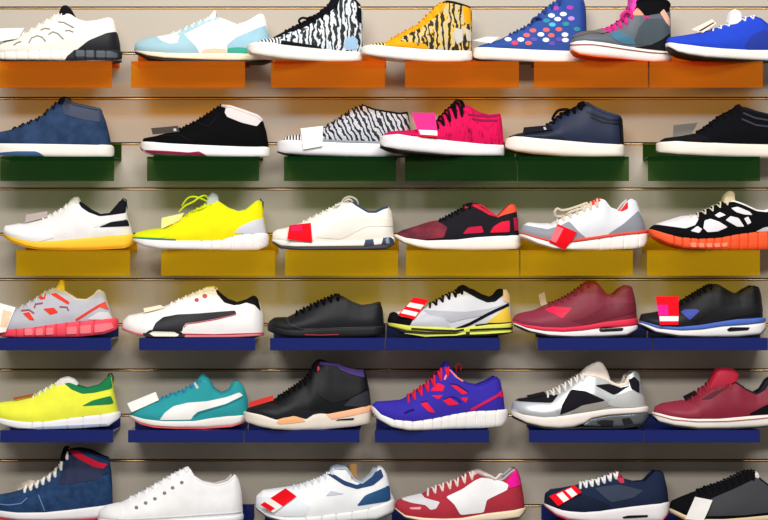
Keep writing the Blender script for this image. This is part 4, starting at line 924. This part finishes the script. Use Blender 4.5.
tag('r4d', 'red price card with white bands on the silver and lime runner', '190,160 265,172 185,268 105,248', RD, [(.05, .28, .95, .5, WT), (.05, .66, .95, .86, WT)])
tag('r4e', 'small clear pale price card on the maroon runner', '186,150 216,135 232,196 202,206', 'k:#cdb894')
tag('r4f', 'square red price card with magenta corner on the black and blue runner', '200,160 315,160 295,300 205,300', RD, [(.0, .3, .5, .66, 'k:#f01c90'), (.03, .70, .98, .87, WT)])
tag('r5a', 'small brown price card on the neon lime runner', '70,245 170,225 180,236 75,258', 'k:#a0562c')
tag('r5b', 'white price card on the toe of the teal runner', '65,262 205,205 222,245 88,305', WT)
tag('r5c', 'flat red price card on the toe of the black basketball shoe', '90,262 205,230 205,255 82,292', 'k:#d83a34')
tag('r5e', 'small black price card on the toe of the silver and black runner', '125,235 215,215 225,232 135,250', 'k:#232126')
tag('r5f', 'small black price card on the vamp of the maroon skate shoe', '335,235 395,205 405,222 345,255', 'k:#1e1a1e')
tag('r6a', 'cream price card on the toe of the navy high top', '70,348 155,312 180,322 95,368', 'k:#efe4d0')
tag('r6c', 'red and white price card on the toe of the white and navy runner', '200,350 255,390 140,470 75,430', WT, [(0, 0, 1, .60, RD), (0, .82, .8, 1, RD)])
tag('r6e', 'red price card with two white blocks on the dark navy runner', '88,392 215,338 245,370 128,438', RD, [(.25, .1, .48, .95, WT), (.6, .1, .83, .95, WT)])
tag('r6f', 'white price card hanging across the toe of the charcoal sneaker', '378,382 465,400 415,500 325,490', WT)
tag('r6c', 'brown kraft card standing in the opening of the white and navy runner', '522,240 556,238 554,306 526,304', 'k:#b0844c', lean=(-.012, -.008))

# ------------------------------------------------------------------ light and camera
def area_light(name, loc, target, sx, sy, power, col):
    d = bpy.data.lights.new(name, 'AREA'); d.shape = 'RECTANGLE'; d.size = sx; d.size_y = sy; d.energy = power; d.color = col
    o = bpy.data.objects.new(name, d); COL.objects.link(o); o.location = loc
    o.rotation_euler = (Vector(target) - Vector(loc)).to_track_quat('-Z', 'Y').to_euler()
    return o
CX = wx(384)
for lx, pw in ((-.9, 28), (.10, 28), (1.1, 34)):
    area_light('ceiling_lamp', (CX + lx, -2.25, 3.75), (CX + lx * .6, 0, 1.35), 1.1, .40, pw, (1, .98, .955))
for lx, pw in ((-.9, 72), (.9, 84)):
    area_light('ceiling_lamp', (CX + lx, -4.4, 3.45), (CX + lx * .6, 0, 1.35), 1.5, .5, pw, (1, .985, .96))
w = bpy.data.worlds.new('shop'); SC.world = w; w.use_nodes = True
bg = w.node_tree.nodes['Background']; bg.inputs['Color'].default_value = (1, .93, .84, 1); bg.inputs['Strength'].default_value = .20

cam = bpy.data.cameras.new('camera'); co = bpy.data.objects.new('camera', cam); COL.objects.link(co)
co.location = (0, -D_CAM, ZC); co.rotation_euler = (math.radians(90), 0, 0)
cam.sensor_width = 36; cam.lens = F_PX / 768 * 36
cam.shift_x = -(PX - 384) / 768; cam.shift_y = -(260 - PY) / 768
SC.camera = co
SC.view_settings.view_transform = 'Standard'; SC.view_settings.look = 'None'
SC.view_settings.exposure = -0.17; SC.view_settings.gamma = 1.0; SC.view_settings.use_curve_mapping = False
